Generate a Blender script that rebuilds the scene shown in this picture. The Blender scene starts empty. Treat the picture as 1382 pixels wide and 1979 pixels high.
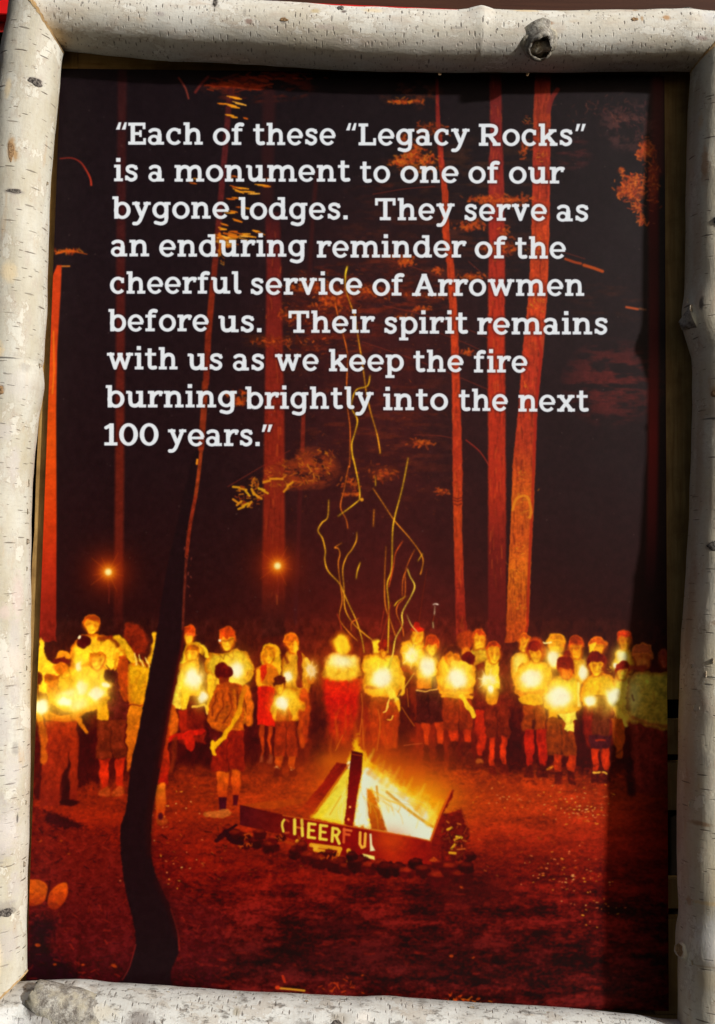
import bpy, bmesh, math, random
import numpy as np
from mathutils import Vector, Matrix

SC = bpy.context.scene
# ------------------------------------------------------------------ camera
CAM_LOC = (0.01015441, -0.88566843, 0.41320542)
CAM_ROT = (1.6324025, -0.01657067, 0.0070646)
FPX = 1750.0                                   # focal length in pixels of the 1382 x 1979 photograph
POSTER_W, POSTER_H = 0.61, 0.91306
cam_d = bpy.data.cameras.new("camera"); cam = bpy.data.objects.new("camera", cam_d); SC.collection.objects.link(cam)
cam.location = CAM_LOC; cam.rotation_euler = CAM_ROT
cam_d.sensor_fit = 'VERTICAL'; cam_d.sensor_height = 24.0; cam_d.lens = 24.0 * FPX / 1979.0
cam_d.clip_start = 0.01; cam_d.clip_end = 200.0
SC.camera = cam

# ------------------------------------------------------------------ light
SUN_DIR = Vector((1.376, -1.0, 0.72)).normalized()    # towards the sun
w = bpy.data.worlds.new("World"); SC.world = w; w.use_nodes = True
nt = w.node_tree; bg = nt.nodes["Background"]
sky = nt.nodes.new("ShaderNodeTexSky"); sky.sky_type = 'NISHITA'; sky.sun_disc = False
sky.sun_elevation = math.asin(SUN_DIR.z); sky.sun_rotation = math.atan2(SUN_DIR.x, SUN_DIR.y)
sky.air_density = 1.0; sky.dust_density = 7.0; sky.ozone_density = 0.3
nt.links.new(sky.outputs[0], bg.inputs[0]); bg.inputs[1].default_value = 0.05
sun_d = bpy.data.lights.new("sun", 'SUN'); sun = bpy.data.objects.new("sun", sun_d); SC.collection.objects.link(sun)
sun_d.energy = 4.0; sun_d.angle = math.radians(2.6); sun_d.color = (1.0, 0.972, 0.925)
sun.rotation_euler = SUN_DIR.to_track_quat('Z', 'Y').to_euler(); sun.location = SUN_DIR * 3
SC.view_settings.view_transform = 'Standard'; SC.view_settings.look = 'None'; SC.view_settings.exposure = 0.25; SC.view_settings.gamma = 1.0
PRINT_GAIN, PRINT_HAZE = 0.94, 0.005     # inks against the light on them
TOP_H = 32; RIGHT_H = ([200, 700, 1000, 1250, 1450, 2090], [30, 30, 34, 45, 58, 60])

# ------------------------------------------------------------------ the printed photograph on the poster
# drawn stroke by stroke into a pixel array (a flat print: night forest, campfire, people with candles, text)
PH, PW = 1979, 1382
RS = np.random.RandomState(7)
img = np.zeros((PH, PW, 3), np.float32)

def C(r, g, b): return np.array([r, g, b], np.float32) / 255.0

def vnoise(h, w, sy, sx, rs, octaves=3, gain=0.5):
    out = np.zeros((h, w), np.float32); amp = 1.0; tot = 0.0
    for _ in range(octaves):
        gh, gw = int(h / sy) + 3, int(w / sx) + 3
        g = rs.rand(gh, gw).astype(np.float32)
        y = np.arange(h) / sy; x = np.arange(w) / sx
        yi = y.astype(int); xi = x.astype(int)
        fy = y - yi; fx = x - xi
        fy = (fy * fy * (3 - 2 * fy))[:, None]; fx = (fx * fx * (3 - 2 * fx))[None, :]
        a = g[yi][:, xi]; b = g[yi][:, xi + 1]; c = g[yi + 1][:, xi]; d = g[yi + 1][:, xi + 1]
        out += amp * ((a * (1 - fx) + b * fx) * (1 - fy) + (c * (1 - fx) + d * fx) * fy)
        tot += amp; amp *= gain; sy = max(sy / 2, 1); sx = max(sx / 2, 1)
    return out / tot

N1 = vnoise(PH, PW, 9, 9, RS, 3, .6); N2 = vnoise(PH, PW, 60, 60, RS, 4, .6)
NG = vnoise(PH, PW, 22, 80, RS, 5, .68); NF = vnoise(PH, PW, 3.2, 5, RS, 2, .7)

def box(x0, y0, x1, y1, pad=3):
    x0 = max(int(x0 - pad), 0); y0 = max(int(y0 - pad), 0); x1 = min(int(x1 + pad) + 2, PW); y1 = min(int(y1 + pad) + 2, PH)
    if x1 <= x0 or y1 <= y0: return None
    Y, X = np.mgrid[y0:y1, x0:x1].astype(np.float32)
    return slice(y0, y1), slice(x0, x1), X, Y

def seg_d(X, Y, a, b):
    ax, ay = a; bx, by = b; dx, dy = bx - ax, by - ay
    L = dx * dx + dy * dy + 1e-9
    t = np.clip(((X - ax) * dx + (Y - ay) * dy) / L, 0, 1)
    return np.hypot(X - ax - t * dx, Y - ay - t * dy), t

def poly_sd(X, Y, pts):
    d = np.full(X.shape, 1e9, np.float32); ins = np.zeros(X.shape, bool); n = len(pts)
    for i in range(n):
        a = pts[i]; b = pts[(i + 1) % n]
        d = np.minimum(d, seg_d(X, Y, a, b)[0])
        if a[1] != b[1]:
            cr = ((a[1] > Y) != (b[1] > Y)) & (X < (b[0] - a[0]) * (Y - a[1]) / (b[1] - a[1]) + a[0])
            ins ^= cr
    return np.where(ins, -d, d)

def cov(d, soft=.8):
    t = np.clip(.5 - d / (2 * soft), 0, 1); return t * t * (3 - 2 * t)

def put(s, m, col, alpha=1.0, tex=0.0):
    c = np.asarray(col, np.float32)
    if c.ndim == 1: c = c[None, None, :]
    if tex: c = c * (1 + tex * (N1[s[0], s[1]] + NF[s[0], s[1]] * .6 - .8)[..., None])
    m = (m * alpha)[..., None]
    img[s[0], s[1]] = img[s[0], s[1]] * (1 - m) + c * m

def grad(Y, stops):
    ys = [q[0] for q in stops]
    return np.stack([np.interp(Y, ys, [q[1][k] for q in stops]) for k in range(3)], -1).astype(np.float32)

def smooth(pts, n=6, closed=False):
    p = np.array(pts, float); out = []; N = len(p)
    rng = range(N if closed else N - 1)
    for i in rng:
        if closed: a, b, c, d = p[(i - 1) % N], p[i], p[(i + 1) % N], p[(i + 2) % N]
        else: a, b, c, d = p[max(i - 1, 0)], p[i], p[i + 1], p[min(i + 2, N - 1)]
        for k in range(n):
            t = k / n
            out.append(.5 * ((2 * b) + (-a + c) * t + (2 * a - 5 * b + 4 * c - d) * t * t + (-a + 3 * b - 3 * c + d) * t ** 3))
    if not closed: out.append(p[-1])
    return [tuple(q) for q in out]

def fill(pts, col, soft=1.0, alpha=1.0, tex=.0, sm=0, wob=0.0):
    if sm: pts = smooth(pts, sm, True)
    xs = [q[0] for q in pts]; ys = [q[1] for q in pts]
    s = box(min(xs), min(ys), max(xs), max(ys), 3 + 2 * soft + wob)
    if s is None: return
    d = poly_sd(s[2], s[3], pts)
    if wob: d = d + (N1[s[0], s[1]] - .5) * 2 * wob + (NF[s[0], s[1]] - .5) * wob
    c = grad(s[3], col) if isinstance(col, list) else col
    put(s, cov(d, soft), c, alpha, tex)

def ell(cx, cy, rx, ry, col, soft=1.0, alpha=1.0, tex=0, wob=0.0, rot=0.0):
    R = max(rx, ry); s = box(cx - R, cy - R, cx + R, cy + R, 3 + 2 * soft + wob)
    if s is None: return
    X = s[2] - cx; Y = s[3] - cy
    if rot:
        c_, s_ = math.cos(rot), math.sin(rot); X, Y = X * c_ + Y * s_, -X * s_ + Y * c_
    d = (np.hypot(X / rx, Y / ry) - 1) * min(rx, ry)
    if wob: d = d + (N1[s[0], s[1]] - .5) * 2 * wob
    c = grad(s[3], col) if isinstance(col, list) else col
    put(s, cov(d, soft), c, alpha, tex)

def line(pts, w, col, soft=.8, alpha=1.0, sm=0, tex=0, w2=None, wob=0.0):
    if sm: pts = smooth(pts, sm)
    if w2 is None: w2 = w
    xs = [q[0] for q in pts]; ys = [q[1] for q in pts]
    s = box(min(xs), min(ys), max(xs), max(ys), 3 + 2 * soft + max(w, w2) + wob)
    if s is None: return
    d = np.full(s[2].shape, 1e9, np.float32); n = len(pts) - 1
    for i in range(n):
        dd, t = seg_d(s[2], s[3], pts[i], pts[i + 1])
        ww = w + (w2 - w) * (i + t) / n
        d = np.minimum(d, dd - ww / 2)
    if wob: d = d + (N1[s[0], s[1]] - .5) * 2 * wob
    c = grad(s[3], col) if isinstance(col, list) else col
    put(s, cov(d, soft), c, alpha, tex)

def glow(cx, cy, rx, ry, col, a=1.0, p=1.0):
    s = box(cx - 3 * rx, cy - 3 * ry, cx + 3 * rx, cy + 3 * ry)
    if s is None: return
    r2 = ((s[2] - cx) / rx) ** 2 + ((s[3] - cy) / ry) ** 2
    m = np.exp(-r2 ** p)[..., None] * a
    img[s[0], s[1]] = img[s[0], s[1]] * (1 - m) + np.asarray(col, np.float32) * m

def flecks(cx, cy, rx, ry, n, cols, L=(3, 8), w=(1, 2.2), ang=0.1, spread=.35, alpha=.85, soft=.7):
    for _ in range(n):
        x = cx + RS.randn() * rx * .5; y = cy + RS.randn() * ry * .5
        a = ang + RS.randn() * spread; l = RS.uniform(*L) / 2
        c = cols[RS.randint(len(cols))] * RS.uniform(.75, 1.1)
        line([(x - l * math.cos(a), y - l * math.sin(a)), (x + l * math.cos(a), y + l * math.sin(a))], RS.uniform(*w), c, soft, alpha * RS.uniform(.6, 1))

def leafy(poly, dens, cols, **k):
    xs = [q[0] for q in poly]; ys = [q[1] for q in poly]
    x0, x1, y0, y1 = min(xs), max(xs), min(ys), max(ys)
    n = int((x1 - x0) * (y1 - y0) * dens)
    for _ in range(n):
        x, y = RS.uniform(x0, x1), RS.uniform(y0, y1)
        if poly_sd(np.array([[x]], np.float32), np.array([[y]], np.float32), poly)[0, 0] < 0 and N1[int(y), int(x)] > .42:
            flecks(x, y, 2, 2, 1, cols, **k)

# ---- night sky between the trees
yy, xx = np.mgrid[0:PH, 0:PW].astype(np.float32)
base = grad(yy, [(130, C(27, 20, 23)), (500, C(31, 22, 25)), (900, C(34, 20, 22)), (1200, C(42, 18, 18)), (1500, C(70, 15, 12)), (1979, C(60, 14, 12))])
warm = np.exp(-((xx - 730) / 210) ** 2) * np.clip((yy - 330) / 330, 0, 1) * np.clip((1500 - yy) / 300, 0, 1)
base += warm[..., None] * (C(26, 4, 2)) * (.75 + .5 * N2[..., None])
warm2 = np.exp(-((xx - 760) / 330) ** 2 - ((yy - 1270) / 120) ** 2)
base += warm2[..., None] * C(34, 5, 0)
base *= (.86 + .28 * N1[..., None])
img[:] = base

R1, R2, OR, YE, WH = C(120, 30, 22), C(165, 45, 22), C(205, 95, 20), C(225, 195, 45), C(216, 226, 205)

# ---- foliage haze in the middle distance
def haze_patch(x0, y0, x1, y1, col, th=.5, a=.6, sx=46, sy=12):
    s = box(x0, y0, x1, y1, 0); h, w = s[2].shape
    n = vnoise(h, w, sy, sx, RS, 4, .65)
    X = (s[2] - x0) / (x1 - x0) * 2 - 1; Y = (s[3] - y0) / (y1 - y0) * 2 - 1
    m = np.clip((n - th) * 5, 0, 1) * np.clip(1 - (X * X + Y * Y), 0, 1) ** .7
    put(s, m, col, a, .35)
haze_patch(540, 480, 900, 640, C(120, 38, 20), .45, .7)
haze_patch(520, 540, 760, 720, C(110, 34, 20), .45, .6)
haze_patch(600, 380, 1060, 560, C(78, 36, 26), .45, .6)
haze_patch(560, 640, 900, 1010, C(96, 36, 24), .48, .6)
haze_patch(450, 560, 640, 740, C(80, 38, 22), .5, .5)
haze_patch(700, 260, 1100, 400, C(70, 40, 28), .5, .6)
haze_patch(1080, 650, 1290, 830, C(96, 32, 30), .42, .75)
haze_patch(1090, 520, 1260, 640, C(60, 30, 24), .5, .6)
haze_patch(1060, 260, 1150, 330, C(80, 34, 34), .45, .7)
haze_patch(1150, 185, 1290, 300, C(84, 48, 46), .47, .8, 20, 14)
haze_patch(380, 130, 620, 200, C(135, 40, 22), .45, .8, 30, 12)
haze_patch(730, 150, 860, 215, C(90, 40, 25), .48, .8, 20, 12)
haze_patch(660, 300, 860, 420, C(80, 34, 24), .5, .6)
for _ in range(500):
    x, y = RS.uniform(560, 900), RS.uniform(520, 1010)
    flecks(x, y, 3, 3, 1, [C(120, 55, 28), C(150, 62, 25), C(100, 45, 35)], L=(2, 6), w=(.8, 1.8), ang=.05, spread=.5, alpha=.5)
for _ in range(150):
    x, y = RS.uniform(540, 700), RS.uniform(520, 700)
    flecks(x, y, 3, 3, 1, [C(190, 85, 25), C(165, 60, 22)], L=(3, 8), w=(1, 2), ang=.1, spread=.4, alpha=.6)
for x0, y0, x1, y1, q in [(560, 870, 440, 940, 0), (720, 375, 840, 360, 0), (700, 490, 880, 545, 0), (840, 640, 970, 700, 0), (790, 600, 960, 660, 0), (800, 840, 890, 850, 0),
                          (900, 850, 945, 900, 1), (905, 505, 960, 570, 0), (740, 590, 860, 625, 0), (1000, 470, 1130, 500, 0), (700, 660, 960, 760, 0), (960, 530, 940, 640, 0)]:
    line([(x0, y0), ((x0 + x1) / 2 + 4, (y0 + y1) / 2 - 3), (x1, y1)], 1.6 + q, C(120 + 40 * q, 42, 30), .9, .7, 5)

# ---- trunks
def trunk(L, R, cols, soft=2.2, alpha=1.0, tex=.35):
    fill(L + R[::-1], cols, soft, alpha, tex, wob=1.5)
line([(236, 137), (233, 500), (231, 900), (228, 1220)], 17, [(137, C(48, 24, 25)), (420, C(62, 26, 26)), (700, C(88, 30, 24)), (900, C(100, 32, 22)), (1090, C(95, 30, 22)), (1225, C(50, 18, 18))], 4, .95, tex=.3)
line([(446, 150), (438, 250), (430, 340), (419, 470), (410, 560), (402, 650), (398, 740)], 11, [(137, C(60, 26, 26)), (330, C(88, 32, 34)), (470, C(90, 30, 24)), (600, C(130, 42, 22)), (740, C(110, 34, 22))], 2, .95, w2=12, tex=.4)
fill([(512, 410), (540, 410), (549, 800), (551, 1230), (505, 1230), (511, 800), (515, 520)], [(410, C(60, 24, 26)), (520, C(108, 32, 28)), (850, C(132, 36, 22)), (1080, C(120, 34, 20)), (1200, C(60, 22, 20))], 3.5, .95, .25)
line([(586, 800), (584, 870)], 8, C(120, 36, 24), 1.5, .8, tex=.5)
line([(580, 940), (575, 1080), (570, 1200)], 8, C(68, 24, 24), 2, .8)
line([(612, 330), (604, 420), (596, 560)], 8, C(56, 24, 24), 3, .8)
line([(520, 180), (515, 400)], 24, C(48, 24, 25), 6, .8)
tr3 = [(844, 150, 6), (846, 230, 8), (852, 306, 11), (859.6, 373, 12), (861, 449, 14), (870, 510, 14), (875, 586, 15), (879, 677, 15), (882, 802, 17), (884, 923, 19), (884, 1015, 16), (888, 1136, 18), (891, 1235, 20)]
trunk([(x - w / 2, y) for x, y, w in tr3], [(x + w / 2, y) for x, y, w in tr3], [(150, C(90, 26, 26)), (260, C(150, 42, 34)), (400, C(180, 58, 25)), (700, C(188, 58, 25)), (880, C(170, 48, 25)), (1000, C(185, 62, 22)), (1150, C(150, 38, 24)), (1230, C(120, 30, 20))], 1.6)
trunk([(945, 137), (947, 260), (944, 330), (944, 500), (942, 650), (943, 900), (943, 1240)], [(968, 137), (970, 260), (973, 330), (975, 500), (975, 650), (977, 900), (978, 1240)],
      [(137, C(90, 26, 26)), (260, C(125, 38, 34)), (420, C(150, 40, 30)), (640, C(172, 46, 24)), (950, C(165, 42, 22)), (1060, C(110, 28, 22)), (1240, C(84, 22, 20))], 2.5, tex=.22)
trunk([(1034, 137), (1030, 230), (1027, 430), (1022, 560), (1009, 680), (1001, 790), (990, 900), (987, 1000), (982, 1100), (977, 1240)], [(1064, 137), (1064, 230), (1062, 430), (1058, 560), (1049, 680), (1038, 790), (1034, 900), (1030, 1000), (1025, 1100), (1020, 1240)],
      [(137, C(120, 34, 28)), (230, C(150, 52, 28)), (330, C(150, 42, 30)), (450, C(185, 62, 26)), (600, C(185, 60, 26)), (720, C(168, 46, 26)), (860, C(168, 50, 24)), (960, C(195, 85, 20)), (1040, C(190, 75, 22)), (1100, C(205, 98, 20)), (1240, C(170, 60, 20))], 1.4, tex=.4)
for T_, n_ in ((tr3, 170), ([(960, y_, 30) for y_ in range(150, 1230, 90)], 340), ([(1048, 137, 28), (1046, 430, 30), (1040, 560, 32), (1030, 680, 36), (1019, 790, 34), (1012, 900, 38), (1008, 1000, 38), (1003, 1100, 38), (998, 1235, 38)], 480), ([(530, y_, 34) for y_ in range(440, 1200, 90)], 200), ([(97, y_, 18) for y_ in range(560, 1230, 90)], 120)):
    ys_ = [q[1] for q in T_]
    for _ in range(n_):
        y_ = RS.uniform(ys_[0], ys_[-1]); xc = np.interp(y_, ys_, [q[0] for q in T_]); wd = np.interp(y_, ys_, [q[2] for q in T_]) * .46
        x_ = xc + RS.uniform(-1, 1) * wd; l_ = RS.uniform(3, 12)
        line([(x_, y_ - l_), (x_ + RS.uniform(-1.5, 1.5), y_ + l_)], RS.uniform(1, 3), [C(90, 22, 16), C(70, 18, 16), C(215, 95, 30)][int(RS.rand() * 2.5)], 1.3, RS.uniform(.1, .38))
line([(1059, 215), (1066, 190), (1077, 173)], 9, C(120, 36, 30), 1.5, .9, 4)
line([(1050, 640), (1046, 690)], 6, C(165, 55, 28), 1.5, .9)
for pts in ([(1034, 640), (1038, 650), (1046, 680), (1036, 780), (1031, 900), (1027, 1000), (1022, 1100), (1018, 1220)],):
    line(pts, 5, C(150, 30, 18), 2, .8)
for x, y, r in [(1020, 235, 9), (1045, 300, 8), (1040, 470, 12), (1030, 480, 9), (1042, 580, 7), (1030, 590, 7), (1017, 745, 5), (1008, 920, 8), (1010, 960, 14), (1018, 985, 12), (1002, 1060, 10), (1000, 1100, 14), (1000, 1170, 12)]:
    flecks(x, y, r * 1.3, r * 1.6, int(r * 2.2), [C(225, 135, 30), C(210, 105, 25), C(150, 50, 20)], L=(2, 7), w=(1, 2.4), ang=.3, spread=.9, alpha=.6)
line([(990, 985), (996, 966), (1008, 958), (1020, 962), (1026, 985), (1024, 1000)], 5, C(215, 130, 25), 1.4, .75, 4)
for y in (962, 967, 974): line([(875, y - 1), (884, y + 2), (892, y - 1)], 2.2, C(90, 25, 18), .8, .8)
fill([(110, 512), (119, 512), (117, 560), (110, 680), (108, 800), (109, 1000), (108, 1240), (30, 1240), (60, 800), (90, 560)],
     [(512, C(190, 60, 24)), (600, C(186, 58, 24)), (850, C(206, 74, 18)), (1000, C(195, 56, 18)), (1100, C(165, 40, 20)), (1235, C(110, 25, 20))], 1.6, 1, .22)
line([(103, 640), (104, 720), (101, 760)], 3, C(225, 120, 25), 1.2, .7)
line([(1262, 330), (1263, 700), (1260, 1000), (1256, 1130)], 20, [(330, C(110, 20, 22)), (500, C(70, 16, 18)), (700, C(95, 24, 26)), (850, C(128, 26, 26)), (1000, C(100, 26, 28)), (1130, C(50, 20, 24))], 5, .85, 4)
line([(1272, 150), (1270, 330)], 26, C(100, 30, 30), 8, .6)
line([(116, 306), (138, 305), (155, 313), (166, 328), (174, 344), (176, 357)], 2.2, [(300, C(120, 36, 30)), (330, C(165, 48, 32)), (358, C(185, 55, 35))], 1.3, .9, 5, w2=4)
line([(345, 150), (358, 170), (364, 190)], 3.5, C(125, 50, 40), 1.4, .85, 4)
line([(402, 148), (388, 163), (377, 178)], 5, C(110, 38, 34), 2, .8, 4)
LV = [C(235, 150, 30), C(215, 115, 22), C(240, 170, 60), C(190, 85, 20)]
LR = [C(195, 75, 25), C(215, 95, 25), C(165, 55, 22)]
for x, y, L, c in [(450, 187, 24, 0), (458, 190, 16, 0), (428, 200, 16, 1), (445, 202, 22, 0), (462, 199, 26, 2), (452, 206, 20, 0), (443, 222, 16, 0), (452, 226, 12, 0), (474, 228, 8, 3),
                   (455, 361, 22, 3), (468, 363, 24, 0), (505, 357, 26, 0), (515, 360, 14, 1), (478, 370, 26, 0), (490, 374, 22, 2), (460, 368, 20, 0), (445, 384, 16, 3), (456, 382, 16, 1), (465, 400, 18, 3), (478, 402, 18, 0),
                   (443, 411, 20, 0), (450, 408, 16, 1), (458, 425, 18, 1), (433, 433, 14, 1), (430, 443, 12, 0), (450, 447, 16, 3), (473, 452, 20, 0), (482, 456, 24, 0), (470, 456, 16, 2), (500, 448, 22, 1), (494, 446, 14, 0), (443, 342, 10, 1), (452, 340, 14, 3), (520, 345, 14, 3), (378, 345, 10, 0), (372, 353, 14, 3)]:
    a = .12 + RS.randn() * .08; l = L / 2
    line([(x - l, y - l * a * 1.2), (x, y), (x + l, y + l * a * 1.6)], 1.6, LV[c], .8, .95, 3, w2=2.6)
    line([(x - l * .5, y), (x + l * .5, y + l * a)], 3.4, LV[c], 1, .8)
for _ in range(46):
    x, y = 441 + RS.randn() * 12, 462 + RS.randn() * 9
    line([(x - 7, y - 2), (x + 8, y + 2)], 2.6, LV[RS.randint(4)], 1, .85)
line([(424, 452), (427, 470), (424, 490)], 6, C(215, 110, 22), 1.5, .9)
flecks(425, 488, 7, 12, 10, LV, ang=1.2)
flecks(430, 505, 6, 8, 5, LV, ang=1.2)
for cx_, cy_, rx_, ry_, n_ in [(415, 165, 16, 7, 16), (480, 168, 38, 7, 30), (440, 160, 40, 8, 25), (560, 145, 70, 9, 36), (500, 150, 50, 9, 26)]:
    flecks(cx_, cy_, rx_, ry_, n_, [C(165, 52, 22), C(135, 40, 22), C(180, 65, 25)], L=(6, 16), w=(2, 4), ang=.08, spread=.2, alpha=.7)
for cx_, cy_, rx_, ry_, n_ in [(775, 312, 24, 12, 46), (790, 298, 14, 10, 22), (815, 310, 36, 22, 60), (800, 290, 12, 22, 20), (770, 195, 14, 5, 10), (790, 196, 26, 4, 14), (780, 268, 8, 12, 14),
                               (835, 250, 40, 18, 20), (960, 385, 60, 8, 50), (990, 388, 40, 10, 30), (925, 385, 24, 8, 12), (910, 435, 26, 12, 34), (975, 450, 12, 12, 12), (980, 480, 24, 16, 26), (945, 480, 20, 10, 10),
                               (785, 505, 14, 8, 18), (775, 497, 30, 5, 12), (912, 535, 24, 8, 26), (845, 522, 10, 6, 8), (815, 596, 20, 6, 16), (780, 612, 22, 5, 10), (905, 680, 14, 5, 10),
                               (815, 856, 22, 7, 16), (1012, 288, 10, 20, 14), (680, 935, 20, 14, 14), (675, 955, 22, 5, 10), (740, 915, 40, 18, 20), (855, 950, 14, 7, 10), (700, 560, 60, 14, 40), (600, 555, 60, 12, 46), (640, 580, 40, 20, 36),
                               (560, 610, 30, 14, 16), (530, 660, 60, 12, 18), (462, 775, 16, 10, 24), (440, 762, 10, 5, 8), (470, 758, 22, 4, 8), (130, 485, 26, 5, 20), (820, 570, 60, 8, 12)]:
    ell(cx_, cy_, rx_ * .7, ry_ * .8, C(120, 44, 20), 4, .35, .8, ry_ * .6)
    flecks(cx_, cy_, rx_, ry_, n_ * 2, LR if cy_ > 500 or cx_ > 820 else LR + [C(220, 120, 30)], L=(2.5, 7), w=(2, 4.2), ang=.1, spread=.8, alpha=.62, soft=1.1)
line([(108, 490), (130, 484), (150, 487), (168, 491)], 4, C(190, 80, 22), 1.2, .8, 4, w2=1.5)
line([(120, 514), (134, 514)], 3, C(215, 120, 40), 1, .8)
line([(1092, 500), (1112, 507), (1122, 509)], 5, C(165, 62, 25), 1.2, .85); line([(1128, 512), (1148, 518), (1164, 524)], 6, C(190, 75, 22), 1.4, .85); line([(1210, 593), (1232, 597)], 4.5, C(190, 80, 35), 1.2, .85); line([(1236, 596), (1247, 598)], 4.5, C(150, 90, 50), 1.2, .6)
for x, y, rx_, ry_, n in [(1245, 285, 12, 18, 40), (1238, 300, 10, 10, 24), (1225, 345, 24, 10, 50), (1215, 365, 22, 20, 120), (1230, 372, 26, 22, 90), (1200, 375, 10, 12, 24), (1232, 400, 14, 12, 34), (1240, 425, 10, 12, 26), (1250, 290, 14, 24, 30), (1262, 350, 14, 60, 60), (1200, 330, 9, 6, 12)]:
    ell(x, y, rx_ * .7, ry_ * .7, C(150, 55, 22), 4, .5, .8, 5)
    flecks(x, y, rx_, ry_, n, [C(195, 85, 25), C(175, 62, 24), C(210, 105, 35), C(120, 45, 30)], L=(3, 8), w=(2, 4), ang=.8, spread=1.2, alpha=.85)
flecks(1170, 210, 70, 24, 46, [C(105, 55, 45), C(84, 40, 34)], L=(3, 9), w=(1, 3), ang=.5, spread=1, alpha=.6)
flecks(1225, 235, 50, 34, 56, [C(105, 55, 45), C(84, 40, 44)], L=(3, 9), w=(1, 3), ang=.5, spread=1, alpha=.6)
# leafy bough across the far trunk
haze_patch(540, 860, 660, 950, C(150, 55, 24), .36, .9, 24, 12); haze_patch(500, 890, 620, 950, C(130, 46, 22), .38, .8, 24, 12)
leafy([(455, 935), (500, 915), (560, 880), (640, 862), (655, 900), (600, 935), (560, 945), (520, 940), (490, 985), (460, 985), (452, 955)], .035, [C(190, 105, 25), C(165, 70, 22), C(150, 55, 24)], L=(4, 9), w=(1.5, 3), ang=.2, spread=.7)
for x, y, a in [(456, 941, .1), (470, 945, .2), (478, 953, .9), (488, 950, 1.2), (494, 956, .8), (474, 975, -.5), (466, 981, -.4), (482, 974, -.9), (505, 945, .3), (515, 930, -.2), (528, 925, 0), (540, 925, .1), (455, 968, .6), (552, 945, -.9), (560, 935, -.6), (500, 960, .6), (462, 972, -.7), (512, 950, .5)]:
    line([(x - 6 * math.cos(a), y - 6 * math.sin(a)), (x + 6 * math.cos(a), y + 6 * math.sin(a))], 4.2, C(205, 125 + RS.randint(30), 25), 1, .9)

# ---- little dust specks
for _ in range(160):
    x, y = RS.uniform(120, 1240), RS.uniform(200, 1200)
    ell(x, y, .9, .8, C(120, 100, 95), .8, RS.uniform(.2, .8))

# ---- ground
gtop = 1462
s = box(40, gtop, 1330, 1978, 0); X, Y = s[2], s[3]
g = grad(Y, [(1462, C(75, 16, 14)), (1500, C(128, 28, 12)), (1540, C(150, 35, 14)), (1620, C(140, 26, 13)), (1690, C(116, 20, 13)), (1760, C(92, 18, 15)), (1860, C(74, 18, 17)), (1979, C(76, 19, 18))])
nf = np.exp(-((X - 760) / 330) ** 2 - ((Y - 1530) / 85) ** 2)
g += nf[..., None] * C(62, 32, 2)
nr = np.exp(-((X - 1110) / 150) ** 2 - ((Y - 1590) / 95) ** 2)
g += nr[..., None] * C(22, 8, 4)
nn = NG[s[0], s[1]]
dark = np.clip((Y - 1650) / 120, 0, 1)
k = 1 + (nn - .5) * (.75 + 2.0 * dark) + (NF[s[0], s[1]] - .5) * (.45 + .5 * dark) + (N1[s[0], s[1]] - .5) * (.25 + .5 * dark)
g *= (.9 * np.clip(k, .42, 1.6))[..., None]; g = g * .95 + .010
sh = np.exp(-((X - 905) / 85) ** 2 - ((Y - 1720) / 48) ** 2) + .8 * np.exp(-((X - 650) / 70) ** 2 - ((Y - 1790) / 26) ** 2) + .6 * np.exp(-((X - 560) / 190) ** 2 - ((Y - 1850) / 38) ** 2) + .5 * np.exp(-((X - 860) / 200) ** 2 - ((Y - 1840) / 34) ** 2)
g = g * (1 - .6 * np.clip(sh, 0, 1)[..., None]) + C(38, 18, 22) * .45 * np.clip(sh, 0, 1)[..., None]
put(s, np.clip((Y - gtop - (nn - .5) * 30) / 26, 0, 1) * np.clip((1400 - X), 0, 1), g)
# the dark bank at the left
fill([(40, 1560), (85, 1560), (105, 1580), (150, 1592), (200, 1615), (240, 1640), (330, 1700), (440, 1770), (420, 1979), (40, 1979)], [(1560, C(100, 22, 16)), (1640, C(96, 22, 18)), (1760, C(84, 20, 20)), (1850, C(74, 18, 20)), (1900, C(44, 14, 18)), (1979, C(40, 14, 16))], 8, .8, .6, wob=14)
fill([(85, 1566), (110, 1572), (150, 1590), (170, 1596), (150, 1602), (105, 1598), (90, 1590)], C(48, 14, 18), 5, .9, .4, wob=5)
fill([(60, 1770), (110, 1780), (90, 1830), (150, 1880), (160, 1910), (40, 1910)], C(30, 14, 20), 14, .85, .3, wob=10)
for _ in range(420):
    x, y = RS.uniform(60, 440), RS.uniform(1600, 1900); a = RS.uniform(.1, .45)
    flecks(x, y, 2, 2, 1, [C(150, 35, 24), C(120, 28, 24), C(34, 14, 18), C(44, 14, 18)], L=(4, 14), w=(1, 4), ang=.3, spread=.6, alpha=.55)
for _ in range(1500):
    x, y = RS.uniform(330, 1300), RS.uniform(1640, 1965)
    l = RS.uniform(4, 20); dk = RS.rand() < .62
    c = C(46, 14, 17) if dk else C(150, 32, 22)
    line([(x - l / 2, y), (x, y + RS.randn() * 1.5), (x + l / 2, y + RS.uniform(-1, 3))], RS.uniform(1, 5), c, 2.2, RS.uniform(.12, .4))
for _ in range(700):
    x, y = RS.uniform(250, 1200), RS.uniform(1500, 1700)
    flecks(x, y, 1, 1, 1, [C(190, 60, 20), C(215, 110, 40), C(100, 18, 12), C(90, 16, 12)], L=(1.5, 6), w=(.8, 2), ang=.1, spread=.4, alpha=.6)
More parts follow.
